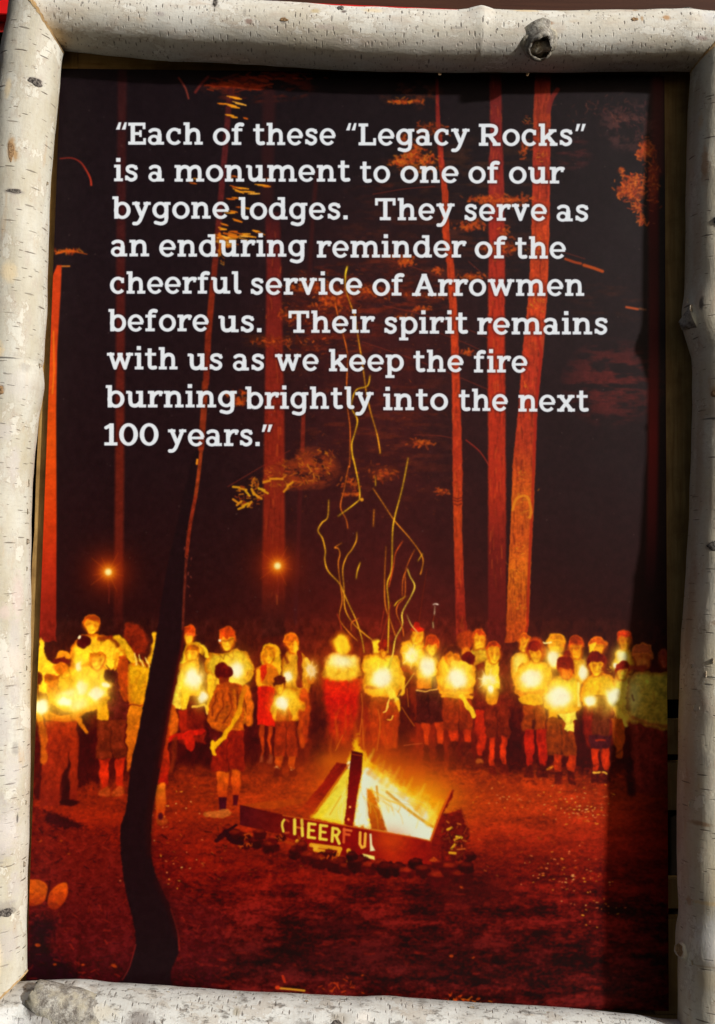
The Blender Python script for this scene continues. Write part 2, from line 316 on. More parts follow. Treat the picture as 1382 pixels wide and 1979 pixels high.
for cx_, cy_, rx_, ry_, n_ in [(1120, 1550, 90, 28, 60), (1090, 1680, 80, 36, 50), (1130, 1570, 50, 14, 24), (1150, 1740, 60, 40, 26), (980, 1540, 70, 20, 20), (330, 1560, 60, 40, 18), (300, 1690, 90, 80, 26)]:
    for _ in range(n_):
        x, y = cx_ + RS.randn() * rx_ * .5, cy_ + RS.randn() * ry_ * .6
        ell(x, y, RS.uniform(1, 3.2), RS.uniform(.8, 1.6), [C(230, 150, 40), C(215, 110, 60), C(225, 170, 90)][RS.randint(3)], .8, RS.uniform(.5, .95), rot=RS.uniform(-.4, .4))
for x, y, r in [(1040, 1619, 5), (1046, 1676, 4), (1112, 1676, 4), (1062, 1700, 4), (1117, 1579, 7), (1130, 1586, 6), (1086, 1555, 4), (891, 1714, 6), (872, 1847, 7), (915, 1850, 5), (924, 1930, 6), (885, 1938, 7), (880, 1932, 4), (160, 1864, 4), (220, 1866, 7), (72, 1826, 8), (105, 1863, 5), (640, 1915, 5), (655, 1928, 6), (700, 1884, 4), (132, 1650, 3), (78, 1625, 4), (118, 1624, 4)]:
    ell(x, y, r * .7, r * .4, C(175, 62, 20), 1.2, .8, .5, wob=1.6, rot=RS.uniform(-.5, .5))
line([(536, 1909), (560, 1911), (588, 1914)], 4, C(205, 140, 40), .8, .95); ell(536, 1908, 5, 4, C(190, 55, 25), 1); line([(546, 1886), (550, 1897)], 5, C(165, 42, 22), 1)
flecks(895, 1935, 40, 12, 40, [C(190, 60, 20), C(220, 110, 25)], L=(3, 9), w=(1.5, 3.4), spread=.8); flecks(660, 1905, 36, 22, 26, [C(160, 45, 22), C(190, 60, 20)], L=(3, 9), w=(1.5, 3), spread=.8)
fill([(50, 1704), (66, 1699), (84, 1703), (92, 1716), (88, 1738), (74, 1748), (54, 1746)], [(1698, C(176, 72, 18)), (1722, C(186, 74, 16)), (1748, C(140, 40, 15))], 1.8, 1, .5, 4, 2); fill([(92, 1738), (98, 1722), (112, 1708), (128, 1706), (131, 1722), (124, 1742), (108, 1757), (94, 1752)], [(1704, C(190, 74, 16)), (1730, C(180, 58, 14)), (1758, C(120, 32, 15))], 1.8, 1, .5, 4, 2)
flecks(74, 1724, 26, 26, 14, [C(150, 50, 16), C(205, 96, 24)], L=(3, 9), w=(1, 3), spread=1.2, alpha=.35); flecks(110, 1732, 22, 30, 14, [C(150, 44, 16), C(205, 90, 22)], L=(3, 9), w=(1, 3), spread=1.2, alpha=.35)
line([(96, 1702), (94, 1716), (89, 1740)], 4, C(50, 14, 14), 2.5, .8)

# ---- darkness behind the row of people, with warm smoke
fill([(60, 1290), (1290, 1290), (1290, 1470), (1200, 1490), (900, 1480), (620, 1440), (480, 1455), (330, 1470), (60, 1550)], [(1290, C(84, 18, 14)), (1400, C(76, 15, 14)), (1500, C(58, 14, 14))], 14, .9, .3, wob=8)
glow(760, 1420, 150, 70, C(150, 34, 14), .8)
glow(660, 1360, 60, 60, C(130, 28, 16), .6)
DK = C(62, 16, 15)
for x, y, rx_, ry_ in [(160, 1440, 22, 70), (400, 1440, 46, 40), (615, 1400, 16, 70), (775, 1400, 24, 60), (990, 1440, 20, 60), (1125, 1440, 12, 60), (490, 1400, 10, 70)]:
    ell(x, y, rx_, ry_, C(48, 13, 16), 9, .75, .2, 6)

# ---- people (a head, a lit torso, legs) and candles
YL, OG, RD, DR, MR, BR = C(234, 196, 38), C(214, 128, 20), C(190, 44, 15), C(112, 22, 14), C(70, 18, 18), C(150, 52, 16)
def rimfill(pts, col, edge, depth=6.0, soft=1.6, wob=2.0, tex=.35, sm=3):
    """a lit shape that falls off towards its rim, as bodies lit from the chest do"""
    if sm: pts = smooth(pts, sm, True)
    xs = [q[0] for q in pts]; ys = [q[1] for q in pts]
    s = box(min(xs), min(ys), max(xs), max(ys), 6 + wob)
    if s is None: return
    d = poly_sd(s[2], s[3], pts) + (N1[s[0], s[1]] - .5) * 2 * wob + (NF[s[0], s[1]] - .5) * wob
    t = np.clip(-d / depth + (N1[s[0], s[1]] - .5) * .9, 0, 1)[..., None]
    c = grad(s[3], col) if isinstance(col, list) else np.asarray(col, np.float32)[None, None]
    put(s, cov(d, soft), c * t + edge * (1 - t), 1, tex)
def head(x, y, w, h, face=YL, hair=C(150, 40, 14), hf=.4, tilt=0.0, feat=True):
    ell(x, y, w / 2 + 2, h / 2 + 2, C(176, 70, 13), 3.5, .6)
    fx = RS.uniform(-.12, .12) * w
    w0 = w * .94
    pts = [(x - w0 * .5, y - h * .2), (x - w0 * .28, y - h * .48), (x + w0 * .28, y - h * .48), (x + w0 * .5, y - h * .2), (x + w0 * .46, y + h * .14), (x + w0 * .24, y + h * .45), (x, y + h * .52), (x - w0 * .24, y + h * .45), (x - w0 * .46, y + h * .14)]
    rimfill(pts, [(y - h * .3, face * np.array([.86, .62, .5])), (y + h * .1, face * np.array([.96, .86, .8])), (y + h * .45, np.minimum(face * 1.06, 1))], face * np.array([.84, .5, .4]), 3.6, 1.4, 1.2, .2)
    if feat:
        ey = y + h * .0
        for sx in (-.2, .2):
            ell(x + fx + sx * w, ey, w * .14, h * .07, face * np.array([.78, .45, .4]), 2.2, .6)
        ell(x + fx, ey + h * .13, w * .07, h * .11, np.minimum(face * 1.08, 1), 1.8, .6)
        ell(x + fx, y + h * .29, w * .15, h * .035, face * np.array([.84, .5, .4]), 1.8, .45)
        ell(x + fx + w * RS.choice([-.24, .24]), ey + h * .15, w * .11, h * .2, face * np.array([.84, .55, .4]), 2.8, .5)
    if hf > 0:
        hy = y - h / 2 + h * hf; k1, k2 = RS.uniform(-.1, .1, 2) * h
        pts = [(x - w * .54, hy + h * .12 + k1), (x - w * .52, y - h * .34), (x - w * .24, y - h * .54), (x + w * .2, y - h * .56), (x + w * .5, y - h * .36), (x + w * .54, hy + h * .1 + k2), (x + w * .34, hy - h * .05), (x + w * .05, hy - h * .02 + k1 * .4), (x - w * .3, hy - h * .06)]
        rimfill(pts, hair, hair * np.array([1.25, 1.5, 1.1]), 3.0, 1.6, 2.2, .45)
def torso(pts, col=YL, tex=.3, soft=1.6):
    ys = [q[1] for q in pts]
    c0 = col if isinstance(col, list) else [(min(ys), col * .97), (max(ys), col * np.array([.95, .8, .7]))]
    m = col[0][1] if isinstance(col, list) else col
    rimfill(pts, c0, m * np.array([.86, .56, .42]), 9.0, soft, 2.8, tex)
    for _ in range(7):
        x = RS.uniform(min(q[0] for q in pts) + 7, max(q[0] for q in pts) - 7); y = RS.uniform(min(ys) + 6, max(ys) - 14)
        line([(x, y), (x + RS.uniform(-3, 3), y + 6), (x + RS.uniform(-7, 7), y + RS.uniform(9, 20))], RS.uniform(1.6, 3.4), m * np.array([.82, .6, .5]), 2.0, .5, 3)
def legs(x0, x1, y0, y1, col, boot=MR, by=None, gap=.12):
    w = (x1 - x0); m = (x0 + x1) / 2; g_ = w * gap
    for a, b in ((x0, m - g_), (m + g_, x1)):
        fill([(a, y0), (b, y0), (b - 1.5, (y0 + y1) / 2), (b - 3, y1), (a + 3, y1), (a + .5, (y0 + y1) / 2)], [(y0, col * .8), ((y0 + y1) / 2, col), (y1, col * .85)], 1.8, 1, .25, 0, 1.2)
        if by: fill([(a + 1, y1 - 2), (b - 1, y1 - 2), (b + 1, by), (a - 1, by)], boot, 2.2, 1, .4, 0, 1.5)
def shorts(x0, x1, y0, y1, col):
    m = (x0 + x1) / 2
    fill([(x0 + 2, y0), (x1 - 2, y0), (x1 + 1, y1), (m + 2, y1), (m, y1 - 10), (m - 2, y1), (x0 - 1, y1)], [(y0, col), (y1, col * .85)], 1.8, 1, .4, 0, 1.2)
    line([(m, y0 + 12), (m, y1)], 2.5, col * .55, 1.6, .7)
def candle(x, y, r, ry=None, star=False, a=1.0):
    ry = ry or r
    glow(x, y, r * 1.75, ry * 1.75, C(234, 205, 45), .6 * a)
    glow(x, y, r * 1.3, ry * 1.3, C(232, 218, 92), .85 * a, 1.3)
    glow(x, y, r * 1.02, ry * .95, C(222, 230, 212), 1.0 * a, 2.6)
    if star:
        for k_ in range(8):
            b = k_ * math.pi / 4 + .2; line([(x, y), (x + math.cos(b) * r * 1.6, y + math.sin(b) * ry * 1.6)], 3.4, C(234, 228, 160), 1.4, .85, w2=.8)

for x_ in range(90, 1290, 60): glow(x_, 1300 + RS.uniform(-10, 20), 46, 44, C(124, 36, 12), .38)
# left group
head(177, 1208, 30, 36, YL, C(165, 60, 12), .3)
torso([(160, 1226), (196, 1228), (232, 1240), (238, 1290), (150, 1300), (138, 1270), (140, 1244)], [(1226, C(220, 150, 22)), (1260, YL), (1300, YL)])
line([(192, 1236), (215, 1232), (228, 1246)], 9, C(120, 30, 14), 3, .8)
ell(161, 1240, 14, 12, C(80, 18, 20), 1.6, 1, .2); ell(152, 1231, 4, 3.4, C(230, 225, 190), 1)
fill([(76, 1236), (86, 1242), (90, 1268), (110, 1285), (130, 1290), (126, 1330), (72, 1335)], YL, 2.4, 1, .35, 4, 3)
fill([(106, 1270), (116, 1258), (132, 1260), (142, 1270), (136, 1276), (116, 1272)], C(215, 130, 22), 1.6, 1, .3, 3)
ell(121, 1278, 20, 9, C(96, 20, 18), 2, .95, .3, 2); ell(121, 1293, 15, 12, C(205, 105, 18), 2, 1, .3, 2)
ell(72, 1310, 11, 14, C(84, 20, 16), 2.5, .95, .3, 2)
torso([(140, 1290), (170, 1280), (205, 1290), (232, 1300), (236, 1350), (150, 1375), (100, 1360), (90, 1320)], YL)
ell(101, 1316, 15, 15, C(196, 105, 18), 2.4, 1, .5, 3); ell(134, 1316, 11, 12, C(196, 130, 22), 2.6, .8, .5, 3); ell(100, 1309, 14, 6, C(150, 60, 14), 2, .9, .3)
ell(104, 1336, 13, 14, C(190, 90, 18), 2.6, .9, .4, 3)
head(189, 1277, 32, 32, C(232, 205, 50), C(176, 90, 16), .22)
line([(175, 1270), (182, 1263), (195, 1262), (205, 1270)], 5, C(190, 105, 18), 1.6, .9, 4)
fill([(204, 1297), (215, 1293), (230, 1300), (242, 1318), (245, 1350), (243, 1396), (214, 1396), (206, 1350), (206, 1320)], C(84, 22, 20), 2, 1, .6, 4, 2.5)
ell(214, 1308, 12, 12, C(66, 16, 16), 2, 1, .3); flecks(224, 1330, 22, 30, 12, [C(160, 80, 22), C(130, 40, 20)], L=(3, 8), w=(2, 3))
fill([(186, 1356), (206, 1354), (208, 1390), (188, 1392)], C(206, 140, 20), 1.8, 1, .3)
shorts(187, 243, 1391, 1466, C(112, 34, 18)); legs(192, 240, 1466, 1522, C(196, 38, 16))
for x in (202, 228): fill([(x - 12, 1530), (x, 1520), (x + 10, 1522), (x + 9, 1538), (x - 10, 1538)], C(165, 60, 22), 2, .9, .6, 3, 2)
fill([(242, 1206), (258, 1204), (276, 1216), (284, 1240), (280, 1262), (254, 1262), (238, 1236)], C(130, 34, 16), 4, .95, .5, 4, 4)
line([(226, 1232), (240, 1246), (254, 1270), (272, 1282)], 15, C(216, 165, 26), 2.4, 1, 4, tex=.3)
line([(300, 1226), (296, 1262), (286, 1280)], 12, C(222, 160, 25), 2.4, 1, 4, tex=.3)
torso([(246, 1284), (272, 1280), (296, 1290), (286, 1356), (250, 1358), (246, 1320)], C(214, 165, 22))
line([(226, 1262), (222, 1295)], 5, C(215, 140, 22), 1.5, .9); fill([(230, 1268), (246, 1275), (246, 1350), (236, 1345), (228, 1300)], C(176, 60, 16), 2.5, .95, .3, 3, 2)
for k_ in range(5): line([(258 + k_ * 6, 1262 + k_ * 2), (264 + k_ * 6, 1284 + k_)], 2.4, [C(235, 215, 120), C(110, 26, 14)][k_ % 2], 1, .85)
fill([(248, 1366), (280, 1364), (268, 1420), (252, 1485), (244, 1480), (246, 1420)], [(1364, C(196, 110, 18)), (1480, C(170, 70, 16))], 2, 1, .3, 3, 2)
line([(248, 1360), (274, 1361)], 3, C(140, 50, 16), 1.4, .9)
fill([(90, 1392), (150, 1388), (151, 1470), (149, 1548), (132, 1548), (134, 1470), (120, 1500), (112, 1556), (76, 1560), (80, 1480), (86, 1430)], [(1388, C(150, 38, 15)), (1560, C(120, 28, 18))], 2.4, 1, .3, 0, 2)
fill([(134, 1455), (124, 1500), (116, 1555), (134, 1552), (134, 1500)], C(44, 14, 16), 3, .9); ell(134, 1551, 17, 6, C(48, 14, 16), 2, 1, .2, 2)
line([(76, 1392), (84, 1420), (82, 1470)], 14, C(176, 80, 18), 3, .9, 4, tex=.3)
line([(94, 1382), (130, 1388), (168, 1368)], 16, [(1360, C(200, 110, 20)), (1395, C(180, 84, 18))], 2.4, 1, 4, tex=.3); line([(72, 1370), (76, 1388)], 14, C(200, 120, 20), 3, 1)
line([(146, 1380), (156, 1398), (168, 1414)], 8, C(190, 100, 18), 1.6, 1)
line([(160, 1370), (178, 1360), (206, 1350)], 8, C(200, 110, 18), 2, .9)
candle(142, 1350, 30, 20); candle(126, 1356, 14, 10); candle(158, 1328, 11, 16); candle(80, 1366, 13, 15); candle(186, 1339, 15, 13); candle(204, 1325, 7, 5); candle(152, 1288, 6, 10, a=.8)
glow(180, 1310, 28, 26, C(232, 215, 90), .45)
# group right of the dark trunk
head(366, 1228, 24, 36, YL, C(185, 58, 14), .5, feat=False); ell(369, 1226, 12, 3, C(220, 90, 30), 1.5, .9)
fill([(352, 1262), (362, 1248), (380, 1240), (398, 1252), (404, 1268), (402, 1290), (350, 1300)], YL, 2, 1, .3, 3, 2)
fill([(384, 1262), (400, 1270), (402, 1320), (396, 1400), (380, 1412), (378, 1340), (380, 1290)], C(82, 20, 16), 2.4, .95, .5, 3, 3)
head(370, 1262, 26, 34, C(232, 210, 45), C(170, 80, 14), .45); line([(354, 1258), (364, 1244), (382, 1244), (392, 1262)], 6, C(190, 130, 20), 2, .8, 4)
torso([(354, 1280), (380, 1276), (386, 1300), (384, 1340), (352, 1338), (346, 1305)], YL)
fill([(346, 1300), (356, 1300), (352, 1350), (348, 1368), (332, 1366), (334, 1340)], C(225, 195, 60), 1.6, 1, .4, 3, 2)
line([(358, 1316), (356, 1366)], 13, C(220, 180, 35), 2, 1, tex=.3)
fill([(322, 1362), (334, 1360), (346, 1388), (342, 1412), (322, 1430)], C(190, 82, 18), 2, 1, .3, 3)
fill([(346, 1370), (392, 1366), (398, 1436), (346, 1436)], C(112, 22, 15), 2.5, 1, .4, 0, 2); fill([(346, 1372), (362, 1372), (362, 1410), (348, 1410)], C(160, 30, 15), 2.5, .9)
line([(326, 1428), (345, 1424), (388, 1412)], 12, C(190, 26, 14), 2, 1, 4, tex=.3); line([(366, 1426), (368, 1440)], 17, C(172, 26, 12), 2, 1)
line([(374, 1367), (396, 1362), (400, 1380)], 4.5, C(220, 180, 70), 1.3, .9, 3)
line([(338, 1430), (334, 1460), (328, 1490)], 10, C(120, 34, 18), 3, .8)
fill([(326, 1402), (324, 1516), (304, 1514), (312, 1450), (320, 1400)], [(1400, C(190, 60, 15)), (1515, C(160, 22, 12))], 2, 1, .3)
fill([(300, 1518), (318, 1514), (321, 1550), (316, 1580), (302, 1580), (300, 1550)], [(1515, C(200, 100, 22)), (1580, C(176, 48, 16))], 2, 1, .3); ell(312, 1586, 10, 8, C(165, 60, 22), 2, .9, .5, 3); ell(310, 1577, 5, 7, C(60, 14, 26), 2, .9)
candle(374, 1311, 17, 20); candle(391, 1346, 9, 12)
# the big man, back-turned boy with a sash
head(439, 1236, 31, 42, C(222, 185, 38), C(190, 66, 14), .42); ell(439, 1221, 17, 9, C(186, 58, 14), 1.6, 1, .35, 1); ell(423, 1236, 3, 2.4, C(235, 225, 190), 1); line([(425, 1237), (452, 1234)], 2, C(140, 70, 15), 1, .7)
torso([(422, 1262), (440, 1260), (460, 1252), (476, 1258), (492, 1292), (476, 1303), (470, 1340), (472, 1400), (410, 1400), (404, 1340), (408, 1305), (396, 1296), (406, 1262)], C(212, 184, 40))
for p_ in ([(420, 1262), (432, 1276), (436, 1262)], [(452, 1258), (446, 1274), (438, 1264)]): line(p_, 2.5, C(150, 90, 20), 1.2, .8)
for p_ in ([(425, 1268), (422, 1300), (410, 1340)], [(468, 1270), (470, 1300)], [(445, 1270), (440, 1300)], [(452, 1268), (470, 1272)], [(404, 1306), (420, 1300)]): line(p_, 2.2, C(170, 120, 25), 1.3, .7)
line([(484, 1300), (478, 1312), (456, 1320)], 10, C(206, 140, 24), 1.8, 1, 3, tex=.3); line([(406, 1306), (408, 1340), (404, 1372)], 12, C(215, 170, 32), 2, 1, 4, tex=.3)
line([(474, 1330), (482, 1360), (480, 1396)], 14, C(196, 90, 18), 2.4, 1, 4, tex=.3)
candle(456, 1294, 13, 18); glow(452, 1322, 16, 8, C(235, 220, 80), .8)
ell(432, 1297, 15, 16, C(96, 18, 15), 1.6, 1, .3, 1.5); fill([(424, 1308), (442, 1308), (443, 1324), (424, 1324)], C(130, 38, 15), 1.6, 1, .2)
fill([(420, 1322), (446, 1320), (470, 1330), (471, 1400), (466, 1414), (430, 1416), (404, 1400), (402, 1380), (408, 1345)], [(1320, C(160, 60, 14)), (1410, C(186, 82, 16))], 1.8, 1, .5, 3, 2)
for p_ in ([(416, 1340), (410, 1380)], [(432, 1340), (430, 1365), (418, 1392)], [(444, 1340), (446, 1370), (430, 1398)], [(458, 1336), (458, 1370)]): line(p_, 3, C(110, 34, 12), 1.6, .8, 3)
line([(452, 1332), (454, 1380)], 5, C(215, 110, 20), 2, .6)
shorts(409, 471, 1412, 1488, C(146, 27, 13)); fill([(404, 1404), (436, 1414), (428, 1440), (408, 1436)], C(78, 18, 20), 2.5, .9, .3)
line([(470, 1328), (466, 1350), (458, 1384), (436, 1418), (411, 1444)], 9.5, [(1328, C(190, 100, 15)), (1400, C(208, 150, 18)), (1450, C(216, 165, 20))], 1.5, 1, 5, tex=.15); line([(411, 1436), (413, 1456)], 8, C(214, 160, 20), 1.5)
fill([(417, 1490), (441, 1490), (440, 1520), (437, 1542), (422, 1542), (418, 1520)], [(1490, C(196, 84, 18)), (1540, C(180, 52, 14))], 2, 1, .25); fill([(446, 1488), (466, 1488), (466, 1515), (462, 1536), (450, 1536)], [(1490, C(196, 80, 18)), (1540, C(172, 46, 14))], 2, 1, .25)
fill([(422, 1540), (438, 1540), (436, 1568), (424, 1568)], C(64, 16, 26), 1.8, 1, .3); fill([(450, 1536), (461, 1536), (458, 1556), (450, 1556)], C(74, 16, 24), 1.8, 1, .3)
fill([(396, 1570), (418, 1566), (440, 1562), (446, 1572), (430, 1580), (398, 1578)], C(190, 96, 34), 2, .85, .6, 3, 3)
# girl, man with two candles, small boy
fill([(506, 1250), (516, 1244), (532, 1246), (540, 1262), (543, 1290), (536, 1308), (528, 1290), (506, 1284)], C(222, 165, 26), 2, 1, .35, 4, 2)
head(518, 1266, 24, 34, C(226, 180, 30), C(196, 110, 18), .3)
fill([(496, 1290), (510, 1280), (528, 1284), (534, 1300), (532, 1332), (500, 1330), (493, 1310)], C(205, 105, 18), 2, 1, .3, 3, 2); fill([(504, 1282), (514, 1282), (516, 1300), (508, 1318), (500, 1300)], C(196, 28, 14), 2, .9); line([(499, 1296), (500, 1322), (520, 1330)], 8, C(222, 160, 25), 2, .9, 3)
fill([(499, 1328), (530, 1326), (534, 1370), (530, 1402), (496, 1402), (496, 1360)], C(204, 26, 12), 2, 1, .25, 0, 1.5)
legs(502, 526, 1400, 1462, C(182, 54, 15), C(120, 50, 30), 1474)
torso([(548, 1266), (560, 1258), (576, 1258), (592, 1268), (600, 1290), (597, 1330), (592, 1340), (552, 1340), (544, 1300)], C(200, 150, 30))
head(564, 1244, 27, 37, C(224, 150, 24), C(200, 90, 16), .42); ell(571, 1250, 6, 14, YL, 2.5, .8)
line([(576, 1262), (580, 1290), (577, 1325)], 10, C(104, 20, 16), 1.8, .95, 3); line([(548, 1268), (556, 1280)], 5, C(110, 30, 16), 2, .8); line([(592, 1272), (602, 1296)], 9, C(218, 185, 60), 2, 1)
line([(585, 1336), (592, 1370), (586, 1430)], 14, [(1330, C(190, 70, 18)), (1440, C(150, 38, 14))], 3, .9, 3, tex=.2); ell(599, 1312, 8, 9, C(190, 90, 20), 2, 1, .3)
candle(557, 1307, 9, 10); candle(602, 1295, 8, 11, True)
torso([(534, 1338), (552, 1328), (574, 1334), (590, 1366), (580, 1376), (576, 1392), (532, 1392), (524, 1372)], C(226, 195, 40))
head(541, 1324, 22, 32, C(224, 185, 32), C(80, 22, 16), .45)
fill([(536, 1372), (556, 1364), (566, 1380), (566, 1394), (534, 1392)], C(170, 62, 15), 2.4, .9, .3); shorts(530, 574, 1392, 1462, C(148, 38, 15)); line([(582, 1376), (580, 1410), (584, 1440)], 9, C(176, 60, 15), 2.5, .8)
legs(532, 571, 1460, 1486, C(190, 70, 16), C(66, 16, 16), 1500)
for x in (538, 562): flecks(x, 1484, 6, 4, 4, [C(235, 200, 120)], L=(2, 5))
candle(545, 1357, 12, 13)
# blurred woman at the centre
glow(660, 1300, 60, 60, C(160, 60, 12), .5)
fill([(626, 1308), (694, 1308), (692, 1345), (686, 1400), (666, 1440), (640, 1420), (632, 1370)], [(1308, C(190, 40, 12)), (1350, C(190, 22, 12)), (1440, C(150, 34, 12))], 6, .95, .3, 3, 3)
torso([(636, 1266), (660, 1260), (684, 1264), (696, 1284), (696, 1306), (680, 1316), (640, 1316), (624, 1306), (626, 1284)], C(232, 218, 60), .12, 4)
ell(660, 1243, 20, 24, C(190, 90, 12), 6, .8); ell(660, 1245, 15, 20, YL, 4, 1); ell(660, 1247, 8, 12, C(224, 190, 40), 3, .6); line([(650, 1300), (664, 1288), (682, 1296)], 3, C(210, 160, 25), 2.5, .7, 3)
glow(661, 1278, 24, 13, WH, .85, 1.6)
# man with red cap
ell(727, 1250, 9, 15, YL, 2, 1, .2); torso([(702, 1272), (722, 1262), (742, 1268), (765, 1268), (778, 1296), (781, 1320), (768, 1334), (764, 1346), (716, 1346), (706, 1330), (700, 1300)], YL)
head(741, 1257, 21, 32, C(214, 150, 26), C(120, 22, 14), .5); ell(740, 1244, 12, 9, C(140, 26, 14), 1.4, 1, .3)
line([(712, 1326), (726, 1330), (740, 1324)], 8, C(160, 60, 15), 2, 1, tex=.3); line([(726, 1338), (742, 1340)], 9, C(205, 150, 22), 2.4, 1)
line([(748, 1330), (758, 1346), (766, 1354)], 12, C(228, 205, 60), 2, 1, 3, tex=.2); ell(768, 1364, 9, 11, C(214, 150, 24), 2, 1, .4, 2)
fill([(714, 1346), (760, 1350), (772, 1376), (768, 1446), (745, 1446), (730, 1420), (720, 1440), (712, 1400)], [(1346, C(150, 52, 16)), (1446, C(176, 46, 12))], 2.6, .9, .3, 0, 2)
line([(752, 1350), (748, 1372), (742, 1376)], 2.5, C(235, 215, 90), 1, .9, 3); line([(760, 1385), (756, 1392), (748, 1392)], 2.5, C(235, 205, 70), 1, .9, 3); line([(775, 1310), (778, 1340)], 9, C(218, 170, 30), 2, .9)
candle(739, 1310, 19, 20)
# bright pair
torso([(776, 1242), (794, 1236), (816, 1238), (822, 1268), (812, 1290), (782, 1288), (772, 1262)], YL)
head(805, 1228, 24, 34, YL, C(196, 60, 14), .1); ell(806, 1216, 13, 6, C(190, 30, 12), 1.4, 1, .3); ell(806, 1208, 5, 5, C(170, 26, 12), 1.4, 1)
line([(782, 1290), (800, 1298)], 12, C(150, 34, 14), 2.5, .9); candle(797, 1267, 14, 15, True)
torso([(812, 1276), (826, 1268), (846, 1276), (852, 1300), (846, 1330), (812, 1332), (806, 1300)], YL)
head(833, 1248, 25, 38, C(230, 200, 42), C(176, 50, 14), .45)
fill([(808, 1312), (832, 1310), (834, 1332), (808, 1332)], C(196, 90, 18), 2.4, .9, .3, 3); fill([(834, 1306), (846, 1302), (852, 1340), (838, 1345)], C(64, 22, 30), 2.6, .9, .3)
shorts(803, 854, 1330, 1398, C(72, 20, 20)); line([(806, 1331), (824, 1336), (846, 1330)], 2.4, C(228, 175, 80), 1, .9, 3)
legs(816, 856, 1396, 1440, C(200, 54, 15), MR, 1470); candle(826, 1289, 15, 20)
# man with sash by the thin trunk
ell(899, 1236, 18, 18, C(160, 52, 16), 3, .9, .3, 2); ell(900, 1258, 10, 10, C(205, 110, 20), 2.4, .9)
torso([(848, 1280), (862, 1264), (880, 1274), (902, 1272), (918, 1290), (917, 1326), (906, 1345), (856, 1344), (846, 1320)], YL)
head(875, 1268, 27, 38, C(214, 130, 22), C(84, 22, 15), .38); ell(882, 1284, 9, 8, C(228, 200, 60), 2, .8)
line([(850, 1328), (870, 1334), (912, 1330)], 8, C(200, 110, 18), 2, .9, 3, tex=.3)
shorts(855, 914, 1350, 1412, C(146, 40, 15)); legs(867, 911, 1410, 1436, C(196, 46, 15), C(78, 20, 16), 1486)
line([(856, 1346), (914, 1347)], 7, C(205, 130, 22), 1.6, 1); line([(893, 1345), (904, 1362), (915, 1381)], 8.5, C(216, 180, 35), 1.4, 1); candle(883, 1310, 18, 21)
# dark maroon jacket
torso([(909, 1256), (922, 1250), (938, 1250), (946, 1262), (940, 1282), (914, 1282)], C(215, 190, 45))
head(926, 1236, 25, 38, YL, C(176, 56, 14), .3); ell(905, 1270, 14, 13, C(104, 20, 15), 2, 1, .3, 2); ell(934, 1290, 13, 10, C(120, 26, 14), 2.4, .9, .3)
fill([(956, 1292), (974, 1284), (988, 1300), (992, 1350), (986, 1368), (950, 1368), (922, 1366), (918, 1320), (930, 1296)], C(104, 24, 16), 2.4, 1, .4, 3, 2)
fill([(940, 1276), (960, 1272), (966, 1300), (964, 1328), (944, 1330)], C(226, 195, 42), 2, 1, .2, 3, 2)
head(953, 1262, 28, 42, C(228, 196, 38), C(170, 50, 14), .25)
fill([(940, 1336), (962, 1330), (958, 1360), (942, 1360)], C(200, 120, 20), 2, 1, .3, 3)
shorts(937, 985, 1361, 1424, C(118, 30, 17)); legs(944, 981, 1424, 1480, C(204, 46, 14), C(92, 20, 14), 1496)
fill([(918, 1372), (936, 1372), (938, 1420), (934, 1460), (924, 1460), (920, 1420)], C(176, 34, 14), 2.2, .95, .25); ell(926, 1472, 9, 5, C(170, 80, 30), 2, .8)
candle(945, 1315, 13, 14, True); candle(948, 1333, 7, 8)
# right-hand group
torso([(988, 1274), (1000, 1262), (1020, 1262), (1024, 1330), (1000, 1330), (990, 1305)], YL); glow(1002, 1282, 10, 16, C(226, 226, 130), .8)
head(1014, 1244, 22, 36, YL, C(176, 70, 14), .22); ell(1036, 1256, 20, 24, C(170, 52, 14), 3.4, .9, .3)
torso([(1000, 1290), (1020, 1278), (1048, 1278), (1064, 1292), (1062, 1330), (1050, 1345), (1004, 1345), (996, 1320)], YL)
head(1034, 1262, 25, 38, C(220, 170, 30), C(124, 22, 12), .4); ell(1034, 1249, 13, 10, C(124, 22, 12), 1.5, 1, .3)
line([(1000, 1335), (1022, 1340), (1046, 1336)], 9, C(196, 100, 18), 2, 1, 3, tex=.3); fill([(1002, 1350), (1022, 1340), (1048, 1346), (1046, 1360), (1012, 1358)], C(212, 150, 24), 2, 1, .3, 3)
shorts(1009, 1054, 1360, 1412, C(146, 50, 15)); legs(1013, 1058, 1410, 1482, C(188, 30, 13), MR, 1502, .06); line([(1029, 1392), (1029, 1406)], 5, C(60, 16, 22), 1.5, .8)
candle(1028, 1311, 21, 18)
head(1074, 1245, 32, 36, YL, C(205, 120, 20), .28); line([(1052, 1240), (1066, 1238)], 4, C(230, 225, 160), 1.4, 1); torso([(1058, 1268), (1074, 1260), (1090, 1268), (1088, 1290), (1060, 1290)], YL); candle(1069, 1272, 12, 16, a=.9)
torso([(1098, 1270), (1112, 1264), (1126, 1276), (1128, 1320), (1104, 1320)], C(216, 160, 26)); head(1112, 1252, 27, 42, C(220, 155, 24), C(165, 50, 14), .38); head(1095, 1265, 13, 18, C(150, 50, 20), C(150, 50, 20), 0, feat=False)
torso([(1060, 1320), (1080, 1306), (1104, 1306), (1120, 1318), (1122, 1366), (1110, 1376), (1066, 1376), (1052, 1350)], C(228, 206, 52))
head(1093, 1292, 30, 42, C(206, 105, 20), C(120, 24, 14), .5)
line([(1056, 1360), (1080, 1374), (1114, 1366)], 9, C(220, 150, 25), 2, 1, 3, tex=.3); fill([(1058, 1366), (1080, 1370), (1078, 1388), (1058, 1386)], C(216, 140, 20), 2, 1, .3)
